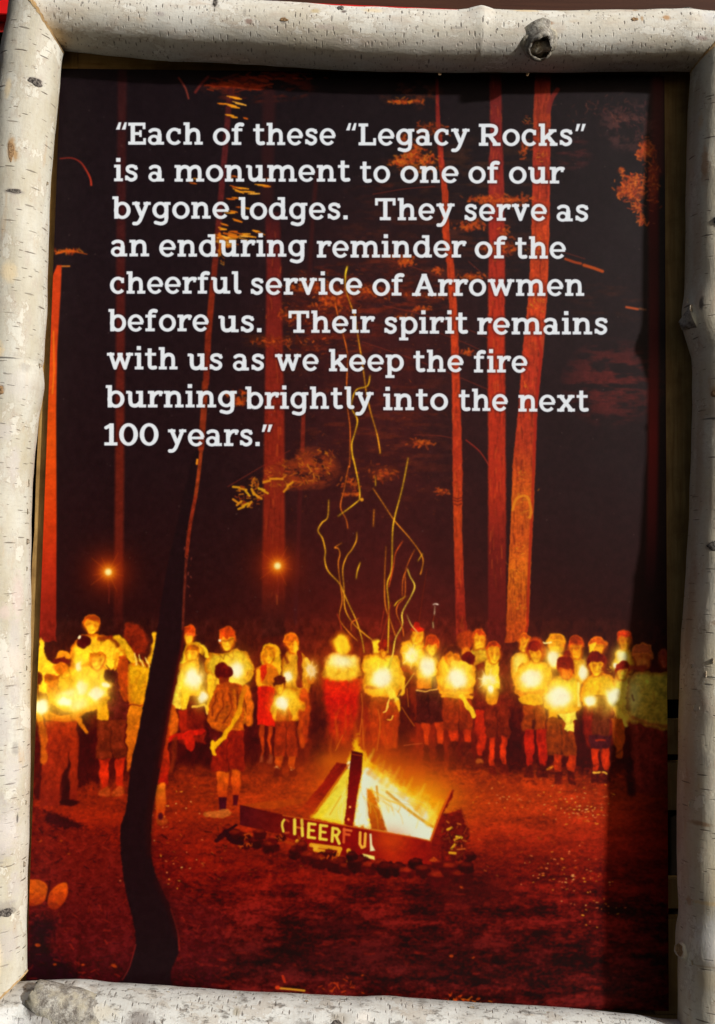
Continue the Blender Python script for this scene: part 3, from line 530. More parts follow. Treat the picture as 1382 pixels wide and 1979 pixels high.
shorts(1056, 1113, 1388, 1460, C(140, 50, 16)); legs(1070, 1112, 1458, 1492, C(192, 48, 15), MR, 1516)
fill([(1078, 1376), (1100, 1376), (1114, 1372), (1114, 1388), (1108, 1396), (1113, 1412), (1098, 1412), (1090, 1408), (1094, 1396), (1086, 1384)], C(222, 205, 75), 1.4, 1, .5, 0, 2)
line([(1058, 1487), (1068, 1480)], 5, C(214, 130, 30), 1.3, .9); line([(1117, 1322), (1119, 1364)], 5, C(232, 225, 150), 2, .8); candle(1080, 1346, 23, 22)
candle(1126, 1300, 7, 17)
head(1154, 1250, 34, 34, C(222, 165, 28), C(196, 80, 18), .4, feat=False); fill([(1137, 1246), (1150, 1240), (1146, 1262), (1138, 1262)], YL, 1.8, .9)
torso([(1130, 1310), (1146, 1300), (1176, 1304), (1188, 1320), (1186, 1366), (1130, 1368), (1124, 1330)], YL)
fill([(1128, 1368), (1186, 1366), (1184, 1440), (1134, 1440)], C(112, 22, 16), 3, .95, .3, 3, 2); fill([(1146, 1350), (1162, 1344), (1174, 1356), (1174, 1440), (1146, 1440)], C(92, 32, 18), 2.6, 1, .3, 3)
head(1152, 1286, 32, 44, C(226, 190, 36), C(96, 18, 14), .42); flecks(1172, 1292, 16, 16, 10, [C(130, 40, 16), C(220, 150, 40)], L=(3, 6), w=(2, 3)); 
fill([(1138, 1420), (1182, 1420), (1180, 1446), (1140, 1446)], C(66, 20, 26), 2.4, 1, .3); line([(1152, 1429), (1168, 1429)], 3, C(170, 40, 18), 1.2, .9)
legs(1141, 1179, 1444, 1490, C(204, 46, 14), MR, 1514, .05); line([(1148, 1491), (1158, 1491)], 4, C(228, 180, 60), 1.2, .9); line([(1163, 1493), (1172, 1494)], 4, C(228, 180, 60), 1.2, .9)
head(1208, 1240, 24, 40, C(214, 150, 26), C(180, 46, 14), .3); torso([(1188, 1262), (1205, 1256), (1222, 1262), (1222, 1300), (1190, 1300)], C(214, 185, 45)); candle(1201, 1270, 11, 12, a=.8); candle(1189, 1285, 6, 7)
torso([(1186, 1310), (1200, 1302), (1218, 1306), (1226, 1350), (1214, 1400), (1190, 1390), (1182, 1350)], C(220, 205, 75)); head(1202, 1297, 25, 32, C(224, 205, 60), C(130, 24, 14), .45)
fill([(1180, 1388), (1208, 1392), (1208, 1420), (1200, 1465), (1192, 1462), (1182, 1420)], C(176, 68, 17), 2, 1, .25, 0, 1.5); line([(1196, 1376), (1210, 1400)], 7, C(222, 195, 70), 1.6, 1)
candle(1142, 1354, 11, 11); candle(1184, 1346, 14, 19)
# those standing at the right-hand edge of the print
head(1242, 1270, 34, 50, C(216, 130, 50), C(180, 80, 40), .4); head(1282, 1274, 16, 34, C(190, 90, 60), C(140, 50, 40), .3)
torso([(1216, 1310), (1236, 1298), (1262, 1300), (1300, 1310), (1300, 1420), (1270, 1412), (1240, 1402), (1214, 1390), (1212, 1340)], C(205, 190, 70), .5); line([(1220, 1292), (1244, 1290)], 11, C(150, 40, 26), 3, .9); glow(1224, 1346, 14, 34, C(205, 215, 160), .6)
line([(1222, 1384), (1250, 1396), (1296, 1404)], 6, C(185, 95, 40), 2.5, .8, 3)
fill([(1216, 1396), (1300, 1412), (1300, 1540), (1225, 1530)], [(1400, C(150, 44, 34)), (1540, C(120, 30, 26))], 4, .9, .5, 0, 4); line([(1214, 1470), (1220, 1530)], 16, C(46, 14, 22), 5, .9)
flecks(1250, 1470, 60, 90, 60, [C(190, 60, 40), C(80, 20, 20)], L=(4, 12), w=(1.5, 4), spread=1, alpha=.5)
# boots dissolve into dark ground
for _ in range(260):
    x, y = RS.uniform(820, 1220), 1474 + RS.rand() * 40 + (0 if True else 0)
    flecks(x, y, 3, 3, 1, [C(66, 16, 16), C(130, 30, 16), C(90, 20, 14)], L=(4, 10), w=(2, 5), ang=.1, spread=.3, alpha=.5)

# long exposure: figures sway a little, outlines break up
s = box(60, 1190, 1310, 1530, 0); h_, w_ = s[2].shape
dx = (vnoise(h_, w_, 16, 14, RS, 2, .45) - .5) * 8; dy = (vnoise(h_, w_, 16, 14, RS, 2, .45) - .5) * 8
fall = np.clip((s[3] - 1190) / 12, 0, 1) * np.clip((1530 - s[3]) / 12, 0, 1)
sx_ = np.clip(s[2] + dx * fall, 0, PW - 2); sy_ = np.clip(s[3] + dy * fall, 0, PH - 2); ix, iy = sx_.astype(int), sy_.astype(int); fx_, fy_ = (sx_ - ix)[..., None], (sy_ - iy)[..., None]
src = img.copy()
wp = (src[iy, ix] * (1 - fx_) + src[iy, ix + 1] * fx_) * (1 - fy_) + (src[iy + 1, ix] * (1 - fx_) + src[iy + 1, ix + 1] * fx_) * fy_
lum = wp.mean(-1, keepdims=True)
nz_ = vnoise(h_, w_, 14, 9, RS, 4, .7)[..., None] - .5
wp = wp * (1 + nz_ * .75 * np.clip(1.25 - lum * 1.2, 0, 1) * fall[..., None])
lit = np.clip((lum - .22) * 3, 0, 1) * fall[..., None]
img[s[0], s[1]] = np.clip(wp * (1 + lit * np.array([.10, .05, -.04], np.float32)) + fall[..., None] * np.array([.02, .008, 0], np.float32), 0, .96)
del src

glow(560, 1490, 110, 26, C(150, 40, 14), .35); glow(960, 1520, 150, 26, C(160, 42, 14), .3)
# ---- lamps in the trees
for x, y in ((209, 1105), (536, 1093)):
    glow(x, y, 44, 44, C(120, 30, 14), .8); glow(x, y, 22, 22, C(190, 66, 14), .9)
    for k_ in range(14):
        b = k_ * math.pi / 7 + .25; L = (30, 20, 42)[k_ % 3]
        line([(x, y), (x + math.cos(b) * L, y + math.sin(b) * L)], 2.4, C(205, 80, 22), 1.3, .4, w2=.6)
    glow(x, y, 12, 12, C(235, 150, 25), 1.0); glow(x, y, 6.5, 6.5, C(240, 230, 150), 1, 2)
    line([(x + 2, y + 22), (x + 1, y + 60)], 2, C(130, 40, 30), 1.2, .5)

# ---- the fire
def F(p): return [(420 + a / 2.764, 1400 + b / 2.764) for a, b in p]
glow(730, 1530, 140, 90, C(176, 58, 12), .8); glow(745, 1520, 95, 60, C(205, 92, 12), .8)
glow(812, 1545, 62, 40, C(230, 150, 15), .9); glow(690, 1500, 60, 50, C(214, 110, 14), .7)
glow(640, 1470, 26, 14, C(200, 90, 12), .6)
fill(F([(740, 60), (765, 120), (800, 200), (900, 250), (1000, 330), (1100, 370), (1210, 410), (1190, 480), (1140, 620), (900, 570), (740, 540), (700, 540), (500, 495), (620, 330), (700, 210), (730, 150)]), C(228, 150, 16), 7, .95, .2, 0, 8)
fill(F([(690, 205), (720, 240), (700, 545), (510, 495), (590, 390), (650, 290)]), [(1470, C(226, 190, 40)), (1540, C(222, 208, 60)), (1590, C(226, 196, 30))], 2.4, 1, .15, 0, 2)
fill(F([(770, 170), (830, 240), (900, 262), (930, 310), (1000, 340), (1070, 400), (1130, 430), (1180, 500), (1140, 612), (1050, 602), (900, 572), (730, 540), (745, 400), (765, 280)]), C(232, 212, 60), 5, 1, .12, 0, 6)
fill(F([(782, 185), (825, 250), (860, 285), (905, 285), (960, 345), (1050, 405), (1115, 465), (1150, 550), (1138, 612), (1045, 600), (905, 570), (880, 480), (850, 400), (820, 330), (805, 400), (815, 550), (735, 535), (750, 400), (770, 280)]), WH, 4, 1, 0, 0, 4)
glow(775, 1580, 48, 26, WH, .9, 1.8); glow(742, 1530, 22, 34, C(232, 222, 120), .6); glow(815, 1614, 26, 8, WH, .9, 2)
fill(F([(640, 400), (690, 320), (688, 520), (560, 495)]), C(224, 216, 90), 5, .8)
for p_ in ([(570, 410), (640, 330)], [(690, 300), (690, 380)], [(600, 480), (660, 380)]): line(F(p_), 2.4, C(215, 150, 20), 1.4, .7)
line(F([(905, 360), (1000, 440), (1080, 500), (1150, 545)]), 5.5, C(205, 140, 24), 1.8, .9, 4)
fill(F([(795, 340), (825, 350), (850, 400), (905, 568), (822, 556), (805, 480)]), [(1525, C(214, 120, 15)), (1605, C(160, 60, 12))], 2.4, 1, .2, 0, 2)
line(F([(850, 330), (858, 410)]), 4, C(205, 130, 20), 1.6, .8)
for bx in range(26):
    x = 700 + RS.randn() * 26; y = 1440 - RS.rand() * 60
    line([(x, y + 34), (x + RS.uniform(-5, 5), y + 10), (x + RS.uniform(-8, 8), y - 18)], RS.uniform(2, 6), C(205, 84, 14), 3, RS.uniform(.12, .4), 4, w2=1)
fill(F([(735, 85), (750, 105), (765, 130), (790, 145), (800, 170), (820, 200), (850, 220), (800, 230), (700, 215), (705, 160), (725, 140)]), C(232, 176, 20), 4, .95, .1, 3, 3)
ell(675, 1478, 5, 8, C(235, 225, 170), 2)
for _ in range(70):       # ragged tongues along the right-hand flank
    t_ = RS.rand(); x0 = np.interp(t_, [0, .3, .6, 1], [702, 745, 800, 838]); y0 = np.interp(t_, [0, .3, .6, 1], [1470, 1500, 1538, 1585]); l_ = RS.uniform(8, 34)
    line([(x0 - 6, y0 + 12), (x0 + l_ * .3, y0 - l_ * .25), (x0 + l_ * .55 + RS.uniform(-4, 4), y0 - l_ * .8)], RS.uniform(4, 10), [C(232, 214, 70), C(230, 180, 30), C(222, 140, 18)][RS.randint(3)], 4.2, RS.uniform(.12, .36), 4, w2=1.5)
for _ in range(40):
    x0, y0 = RS.uniform(640, 820), RS.uniform(1560, 1605); l_ = RS.uniform(20, 60)
    line([(x0, y0), (x0 + RS.uniform(-8, 4), y0 - l_ * .5), (np.interp(y0 - l_, [1480, 1600], [690, x0]), y0 - l_)], RS.uniform(1, 3), [C(232, 200, 60), C(225, 160, 30), WH][RS.randint(3)], 1.6, RS.uniform(.15, .45), 3)
fill(F([(635, 200), (690, 210), (694, 232), (650, 280), (515, 462), (490, 482), (425, 475), (560, 310)]), [(1472, C(120, 24, 10)), (1520, C(140, 26, 12)), (1572, C(165, 50, 12))], 1.8, 1, .35, 0, 1.5)
line(F([(700, 215), (640, 300), (520, 470)]), 4, C(196, 100, 16), 1.6, .8, 3)
fill(F([(716, 138), (775, 150), (770, 260), (745, 380), (735, 460), (722, 545), (676, 532), (688, 440), (696, 340), (705, 250)]), [(1450, C(72, 12, 12)), (1500, C(110, 16, 10)), (1600, C(140, 22, 12))], 1.5, 1, .3, 0, 1)
line(F([(722, 158), (772, 166)]), 2, C(150, 50, 16), 1, .9); ell(676, 1559, 2.5, 2.5, C(240, 150, 70), .8); ell(673, 1583, 2.5, 3, C(240, 120, 50), .8)
# steel fire box with cut-out letters
fill(F([(125, 428), (300, 405), (460, 395), (450, 420), (300, 450), (180, 445)]), C(166, 58, 14), 1.6, .95, .3)
fill(F([(120, 428), (350, 482), (700, 540), (1060, 602), (1138, 622), (1150, 745), (860, 740), (640, 690), (500, 650), (330, 585), (120, 535)]), C(112, 16, 12), 1.4, 1, .3)
s = box(460, 1550, 840, 1680, 0); put(s, cov(poly_sd(s[2], s[3], F([(120, 428), (350, 482), (700, 540), (1060, 602), (1138, 622), (1150, 745), (860, 740), (640, 690), (500, 650), (330, 585), (120, 535)]))), grad(s[2], [(464, C(70, 18, 22)), (540, C(100, 20, 16)), (600, C(128, 14, 10)), (700, C(126, 14, 10)), (760, C(165, 36, 12)), (800, C(150, 24, 12)), (840, C(120, 20, 14))]), .92, .3)
line(F([(350, 484), (700, 542), (1060, 604), (1138, 622)]), 2.4, C(214, 100, 25), 1.2, .7)
glow(752, 1622, 34, 22, C(205, 70, 16), .5)
fill(F([(1245, 350), (1262, 352), (1250, 400), (1200, 480), (1300, 450), (1330, 560), (1250, 740), (1150, 750), (1140, 610), (1170, 520)]), C(120, 22, 12), 2, 1, .5, 0, 2)
line(F([(1246, 352), (1190, 480), (1140, 612)]), 4, C(205, 84, 18), 1.4, .9); line(F([(1300, 450), (1335, 530)]), 3, C(150, 50, 22), 1.2, .9)
LC = C(224, 200, 62)
def bar(p, w, c=LC, a=1.0): line(F(p), w * 1.5, c, 1.2, a)
bar([(356, 508), (347, 522), (345, 540), (352, 570)], 3); bar([(368, 508), (380, 516)], 2.6, C(176, 60, 30)); bar([(362, 578), (380, 576)], 2.6, C(176, 60, 30)); bar([(414, 546), (450, 552)], 2.8, C(190, 90, 34)); bar([(412, 508), (412, 582)], 4.2); bar([(450, 510), (452, 535)], 4, LC, .85); bar([(452, 550), (454, 592)], 4)
for x, y in ((488, 0), (550, 9)):
    bar([(x, 528 + y), (x - 3, 600 + y)], 4); bar([(x, 528 + y), (x + 34, 532 + y)], 3.6); bar([(x, 562 + y), (x + 26, 566 + y)], 3.4); bar([(x - 3, 600 + y), (x + 32, 605 + y)], 3.6)
bar([(616, 552), (612, 622)], 4); bar([(616, 552), (640, 556), (652, 572), (640, 590), (616, 590)], 3.6); bar([(632, 592), (650, 634)], 4)
bar([(675, 560), (678, 580)], 3.4, C(205, 84, 38)); bar([(676, 556), (674, 628)], 3.4, C(205, 76, 34)); bar([(678, 560), (714, 566)], 3.4, C(210, 90, 40)); bar([(680, 584), (704, 588)], 3.4, C(205, 80, 36)); bar([(762, 576), (760, 636), (771, 656), (786, 650), (790, 582)], 3.6, C(230, 165, 55))
fill(F([(812, 582), (822, 582), (826, 640), (842, 672), (815, 676)]), C(226, 220, 170), 1.4)
for p_, w_ in (([(425, 622), (455, 632)], 5), ([(500, 642), (560, 650), (655, 662)], 5.5), ([(520, 668), (570, 676)], 5), ([(655, 665), (640, 700)], 5), ([(700, 672), (712, 712), (695, 740)], 6), ([(560, 700), (600, 735)], 5)): bar(p_, w_, C(218, 150, 30), .95)
fill(F([(775, 688), (838, 702), (840, 722), (780, 706)]), C(232, 218, 110), 1.4); fill(F([(505, 640), (545, 646), (530, 672), (515, 670)]), C(224, 170, 40), 1.6, .9)
bar([(285, 596), (440, 650)], 4, C(160, 50, 14), .8)
# rocks round the fire
for x, y, r in [(60, 560, 26), (95, 590, 34), (150, 600, 26), (150, 640, 24), (205, 630, 30), (225, 580, 28), (280, 650, 34), (300, 610, 22), (340, 600, 20), (420, 680, 34), (450, 650, 30), (485, 705, 32), (550, 725, 40), (600, 690, 26), (640, 745, 42), (690, 765, 30), (750, 740, 44), (720, 700, 22), (810, 760, 34), (870, 750, 34), (900, 770, 40), (960, 770, 34), (1010, 790, 30), (1060, 740, 30), (1100, 780, 34), (1180, 820, 44), (1240, 770, 40), (1290, 810, 36), (1330, 760, 30), (1170, 740, 24), (1350, 700, 24), (1280, 700, 26)]:
    (x, y), = F([(x, y)]); r /= 2.35; dk = RS.uniform(.6, 1.3)
    ell(x, y + 1, r * 1.15, r * .95, C(62, 12, 13) * dk, 2, 1, .5, 3.5)
    ell(x - r * .1, y - r * .45, r * .8, r * .32, C(165, 42, 18) * dk, 3, .55, .5, 2.5)
for x, y in [(150, 590), (170, 640), (330, 610), (440, 600), (575, 705), (130, 650), (1140, 715), (620, 700)]: (x, y), = F([(x, y)]); flecks(x, y, 8, 6, 4, [C(190, 70, 22)], L=(4, 9), w=(2, 4), spread=.8)
line([(422, 1616), (438, 1606), (456, 1594)], 5, C(44, 14, 20), 1.3, 1, 3); line([(436, 1606), (448, 1624), (466, 1628)], 8, C(44, 14, 20), 1.6, 1, 3, w2=11); line([(418, 1624), (432, 1614)], 8, C(50, 16, 20), 1.8)
fill(F([(1210, 480), (1300, 450), (1345, 580), (1330, 700), (1260, 740), (1190, 700)]), C(92, 20, 14), 5, .8, .6, 0, 6)
for x, y, a, L, c in [(1240, 555, -.4, 24, 0), (1290, 600, .2, 26, 1), (1260, 650, -.9, 30, 0), (1255, 685, .1, 30, 0), (1300, 665, -.1, 44, 2), (1290, 530, .3, 18, 2), (1275, 610, -.6, 18, 0), (1230, 520, .6, 14, 2), (1320, 620, .3, 16, 2)]:
    (x, y), = F([(x, y)]); L /= 2.764 * 2; cc = [C(214, 150, 30), C(228, 196, 40), C(190, 90, 30)][c]
    line([(x - L * math.cos(a), y - L * math.sin(a)), (x + L * math.cos(a), y + L * math.sin(a))], 5 if c < 2 else 2.6, cc, 1.3, .95)
flecks(880, 1630, 26, 34, 34, [C(130, 50, 24), C(50, 14, 16), C(165, 70, 30)], L=(4, 14), w=(1, 3), ang=-.6, spread=.8)

# ---- spark trails
def Z4(p): return [(560 + a / 4.607, 500 + b / 4.607) for a, b in p]
def Z5(p): return [(560 + a / 4.607, 860 + b / 4.607) for a, b in p]
YS, OS, RS_ = C(222, 165, 28), C(205, 95, 26), C(160, 46, 24)
def spark(p, c=YS, w=3.0, a=.95):
    q = smooth(p, 5); line(q, w + 2.2, c * .55, 2.4, .25)
    n = len(q); ph = RS.uniform(0, 6)
    for i in range(n - 1):
        k = .72 + .28 * math.sin(i * .55 + ph) + RS.uniform(-.12, .08); e = min(1, .35 + min(i, n - 1 - i) * .25)
        line(q[i:i + 2], w * (.62 + .22 * k), np.minimum(c * (.72 + .4 * k), 1), .8, a * e * min(1, .55 + .5 * k))
spark(Z4([(510, 68), (492, 160), (500, 280), (545, 420), (580, 520), (610, 720), (640, 900), (665, 1080), (685, 1220), (720, 1370), (775, 1560), (800, 1700), (802, 1730)]), C(218, 140, 26))
spark(Z4([(510, 68), (495, 130), (493, 200)]), C(225, 190, 40), 3.4)
spark(Z4([(400, 380), (430, 520), (480, 700), (502, 790), (515, 900), (505, 1100), (510, 1300), (535, 1500), (535, 1700), (530, 1843)]) + Z5([(520, 200), (480, 400), (450, 550), (500, 660), (515, 740)]), OS, 2.6, .85)
spark(Z4([(712, 1040), (690, 1130), (600, 1160), (560, 1230), (550, 1330), (600, 1430), (580, 1540), (550, 1650), (560, 1780)]) + Z5([(560, 100), (600, 280), (620, 400), (620, 480)]))
spark(Z5([(620, 485), (540, 550), (430, 630)])); ell(699, 965, 3.4, 3.4, C(215, 140, 30), 1)
spark(Z5([(345, 490), (335, 640), (285, 690), (250, 760), (290, 830), (315, 940), (310, 1020), (340, 1120), (440, 1230), (480, 1320), (530, 1430), (590, 1560), (640, 1720), (660, 1843)]), C(215, 150, 30))
spark(Z5([(460, 870), (400, 910), (430, 920), (445, 970), (430, 1060), (450, 1250), (465, 1380), (440, 1540), (520, 1660), (600, 1740)]), C(205, 110, 26), 2.4)
spark(Z5([(595, 775), (590, 850), (550, 930), (505, 990), (470, 1100), (480, 1260), (490, 1450), (550, 1570), (640, 1660), (740, 1740)]), C(214, 140, 28), 2.6)
spark(Z5([(612, 1540), (550, 1580), (545, 1650)]), OS, 2.4); spark(Z5([(625, 1045), (600, 1120), (590, 1185)]), YS, 2.8); spark(Z5([(760, 280), (762, 360)]), YS, 2.4); spark(Z5([(748, 575), (742, 720)]), C(214, 120, 24), 3)
spark(Z5([(740, 385), (830, 520), (930, 670), (1060, 820), (1150, 940), (1185, 1020), (1175, 1100), (1160, 1150)]), C(206, 120, 28), 2.6); spark(Z5([(1180, 965), (1140, 1030)]), YS, 2)
spark(Z5([(1052, 115), (1000, 380), (930, 650), (912, 800), (905, 1100), (865, 1240), (880, 1450), (872, 1843)]), YS, 3.2)
spark(Z5([(855, 905), (842, 1200), (850, 1430), (900, 1580), (940, 1700)]), C(206, 110, 26), 2.6); spark(Z5([(1002, 855), (940, 960), (920, 1080), (880, 1260)]), C(190, 70, 24), 2.8)
spark(Z5([(1045, 1100), (1070, 1170), (1110, 1250), (1080, 1340), (1000, 1490), (1000, 1600), (940, 1720), (915, 1860), (880, 1980)]), C(228, 190, 60), 3); spark(Z5([(1040, 1100), (1005, 1200), (1000, 1340)]), OS, 2.6)
spark(Z5([(1025, 1150), (1022, 1340), (960, 1420), (950, 1500), (1000, 1620), (1012, 1700)]), OS, 2.4); spark(Z5([(1030, 1345), (960, 1390), (930, 1430)]), YS, 2.2); spark(Z5([(1110, 930), (1060, 1030), (1030, 1110)]), OS, 2, .7)
spark(Z5([(1040, 1510), (1080, 1600), (1140, 1670)]), C(215, 170, 80), 2.4); spark(Z5([(840, 1450), (800, 1680)]), RS_, 2.6); spark(Z5([(1220, 1100), (1180, 1350), (1150, 1560)]), RS_ * .8, 1.8, .7); spark(Z5([(900, 1400), (850, 1600), (800, 1780)]), RS_, 2.4)
spark(Z5([(1275, 1418), (1295, 1412), (1318, 1418)]), C(225, 200, 180), 2.6); spark(Z5([(1290, 1430), (1285, 1510)]), C(220, 190, 150), 2.4); spark(Z5([(1285, 1510), (1272, 1570)]), C(150, 50, 24), 2.4); spark(Z5([(1272, 1575), (1276, 1625)]), C(220, 200, 130), 2.4)
spark(Z5([(420, 1500), (440, 1560), (460, 1640)]), RS_ * 1.1, 2.2)
for x, y in [(600, 560), (612, 880), (745, 1500), (820, 1480), (790, 1370)]: pass
for p_ in ([(655, 1435), (648, 1450), (662, 1420)], [(700, 1390), (702, 1440), (706, 1470)], [(730, 1370), (734, 1400), (728, 1450)], [(786, 1330), (789, 1365)], [(776, 1366), (788, 1385), (800, 1402)], [(698, 1340), (700, 1370), (695, 1420)], [(775, 1500), (760, 1492), (750, 1494)]):
    line(p_, 1.8, C(215, 110, 30), 1, .6, 4)
line([(800, 1300), (780, 1330), (770, 1345)], 1.8, C(220, 170, 50), .9, .8, 3); line([(780, 1440), (815, 1436)], 1.8, C(190, 80, 40), .9, .7)

# ---- the black leaning tree in front
fill([(384, 862), (393, 872), (389, 900), (381, 950), (373, 973), (366, 1030), (361, 1074), (358, 1140), (356, 1212), (350, 1260), (342, 1298), (328, 1377), (310, 1480), (296, 1559), (292, 1600), (293, 1658), (306, 1702), (332, 1760), (344, 1804), (345, 1840), (330, 1877), (322, 1930), (210, 1930), (232, 1895), (250, 1866), (262, 1819), (256, 1775), (239, 1702), (232, 1608), (244, 1559), (253, 1473), (265, 1423), (287, 1305), (302, 1225), (318, 1120), (340, 1020), (368, 900)],
     [(862, C(30, 18, 20)), (1200, C(34, 18, 20)), (1500, C(34, 18, 20)), (1930, C(29, 19, 21))], 1.8, 1, .2, 4, 1.2)
flecks(300, 1560, 60, 520, 240, [C(40, 20, 22), C(18, 11, 13)], L=(6, 22), w=(1, 3), ang=1.45, spread=.2, alpha=.35) if False else None
line([(345, 1270), (330, 1340), (312, 1440), (296, 1530), (288, 1600), (290, 1650)], 12, C(46, 17, 17), 7, .6, 4)
for y0, y1, w_, c_ in ((865, 960, 7, C(150, 55, 24)), (960, 1075, 7, C(130, 40, 22)), (1075, 1215, 5, C(96, 34, 24))):
    P_ = [(391, 865), (382, 950), (372, 990), (363, 1060), (358, 1140), (355, 1215)]
    xs_ = np.interp([y0, (y0 + y1) / 2, y1], [q[1] for q in P_], [q[0] for q in P_])
    line([(xs_[0] - 2, y0), (xs_[1] - 2, (y0 + y1) / 2), (xs_[2] - 2, y1)], w_, c_, 1.4, .9, 4, tex=.6)
line([(396, 740), (393, 800), (388, 866)], 12, C(128, 44, 22), 1.8, .9, tex=.5)
line([(381, 888), (380, 896)], 4, C(225, 130, 30), 1)
line([(355, 1215), (349, 1262), (341, 1300), (326, 1380), (308, 1482)], 5, C(90, 20, 16), 3, .7, 3)
line([(330, 1756), (343, 1800), (346, 1835)], 3, C(150, 34, 26), 1.5, .7, 3); line([(262, 1825), (250, 1868), (236, 1893)], 2.4, C(140, 34, 30), 1.4, .6, 3)
line([(306, 1702), (332, 1760), (344, 1806)], 16, C(50, 17, 18), 7, .5, 3)
flecks(362, 1080, 10, 60, 22, [C(120, 50, 40), C(40, 16, 18)], L=(2, 5), w=(1, 2.4), ang=1.4)

# ---- slight camera softness of the print, and its grain
def soften(a):
    k = np.array([.25, .5, .25], np.float32)
    b = a.copy(); b[:, 1:-1] = k[0] * a[:, :-2] + k[1] * a[:, 1:-1] + k[2] * a[:, 2:]
    c = b.copy(); c[1:-1] = k[0] * b[:-2] + k[1] * b[1:-1] + k[2] * b[2:]
    return c
img[:] = soften(img)
img += ((RS.rand(PH, PW, 1) - .5) * .022 + (RS.rand(PH, PW, 3) - .5) * .012).astype(np.float32)

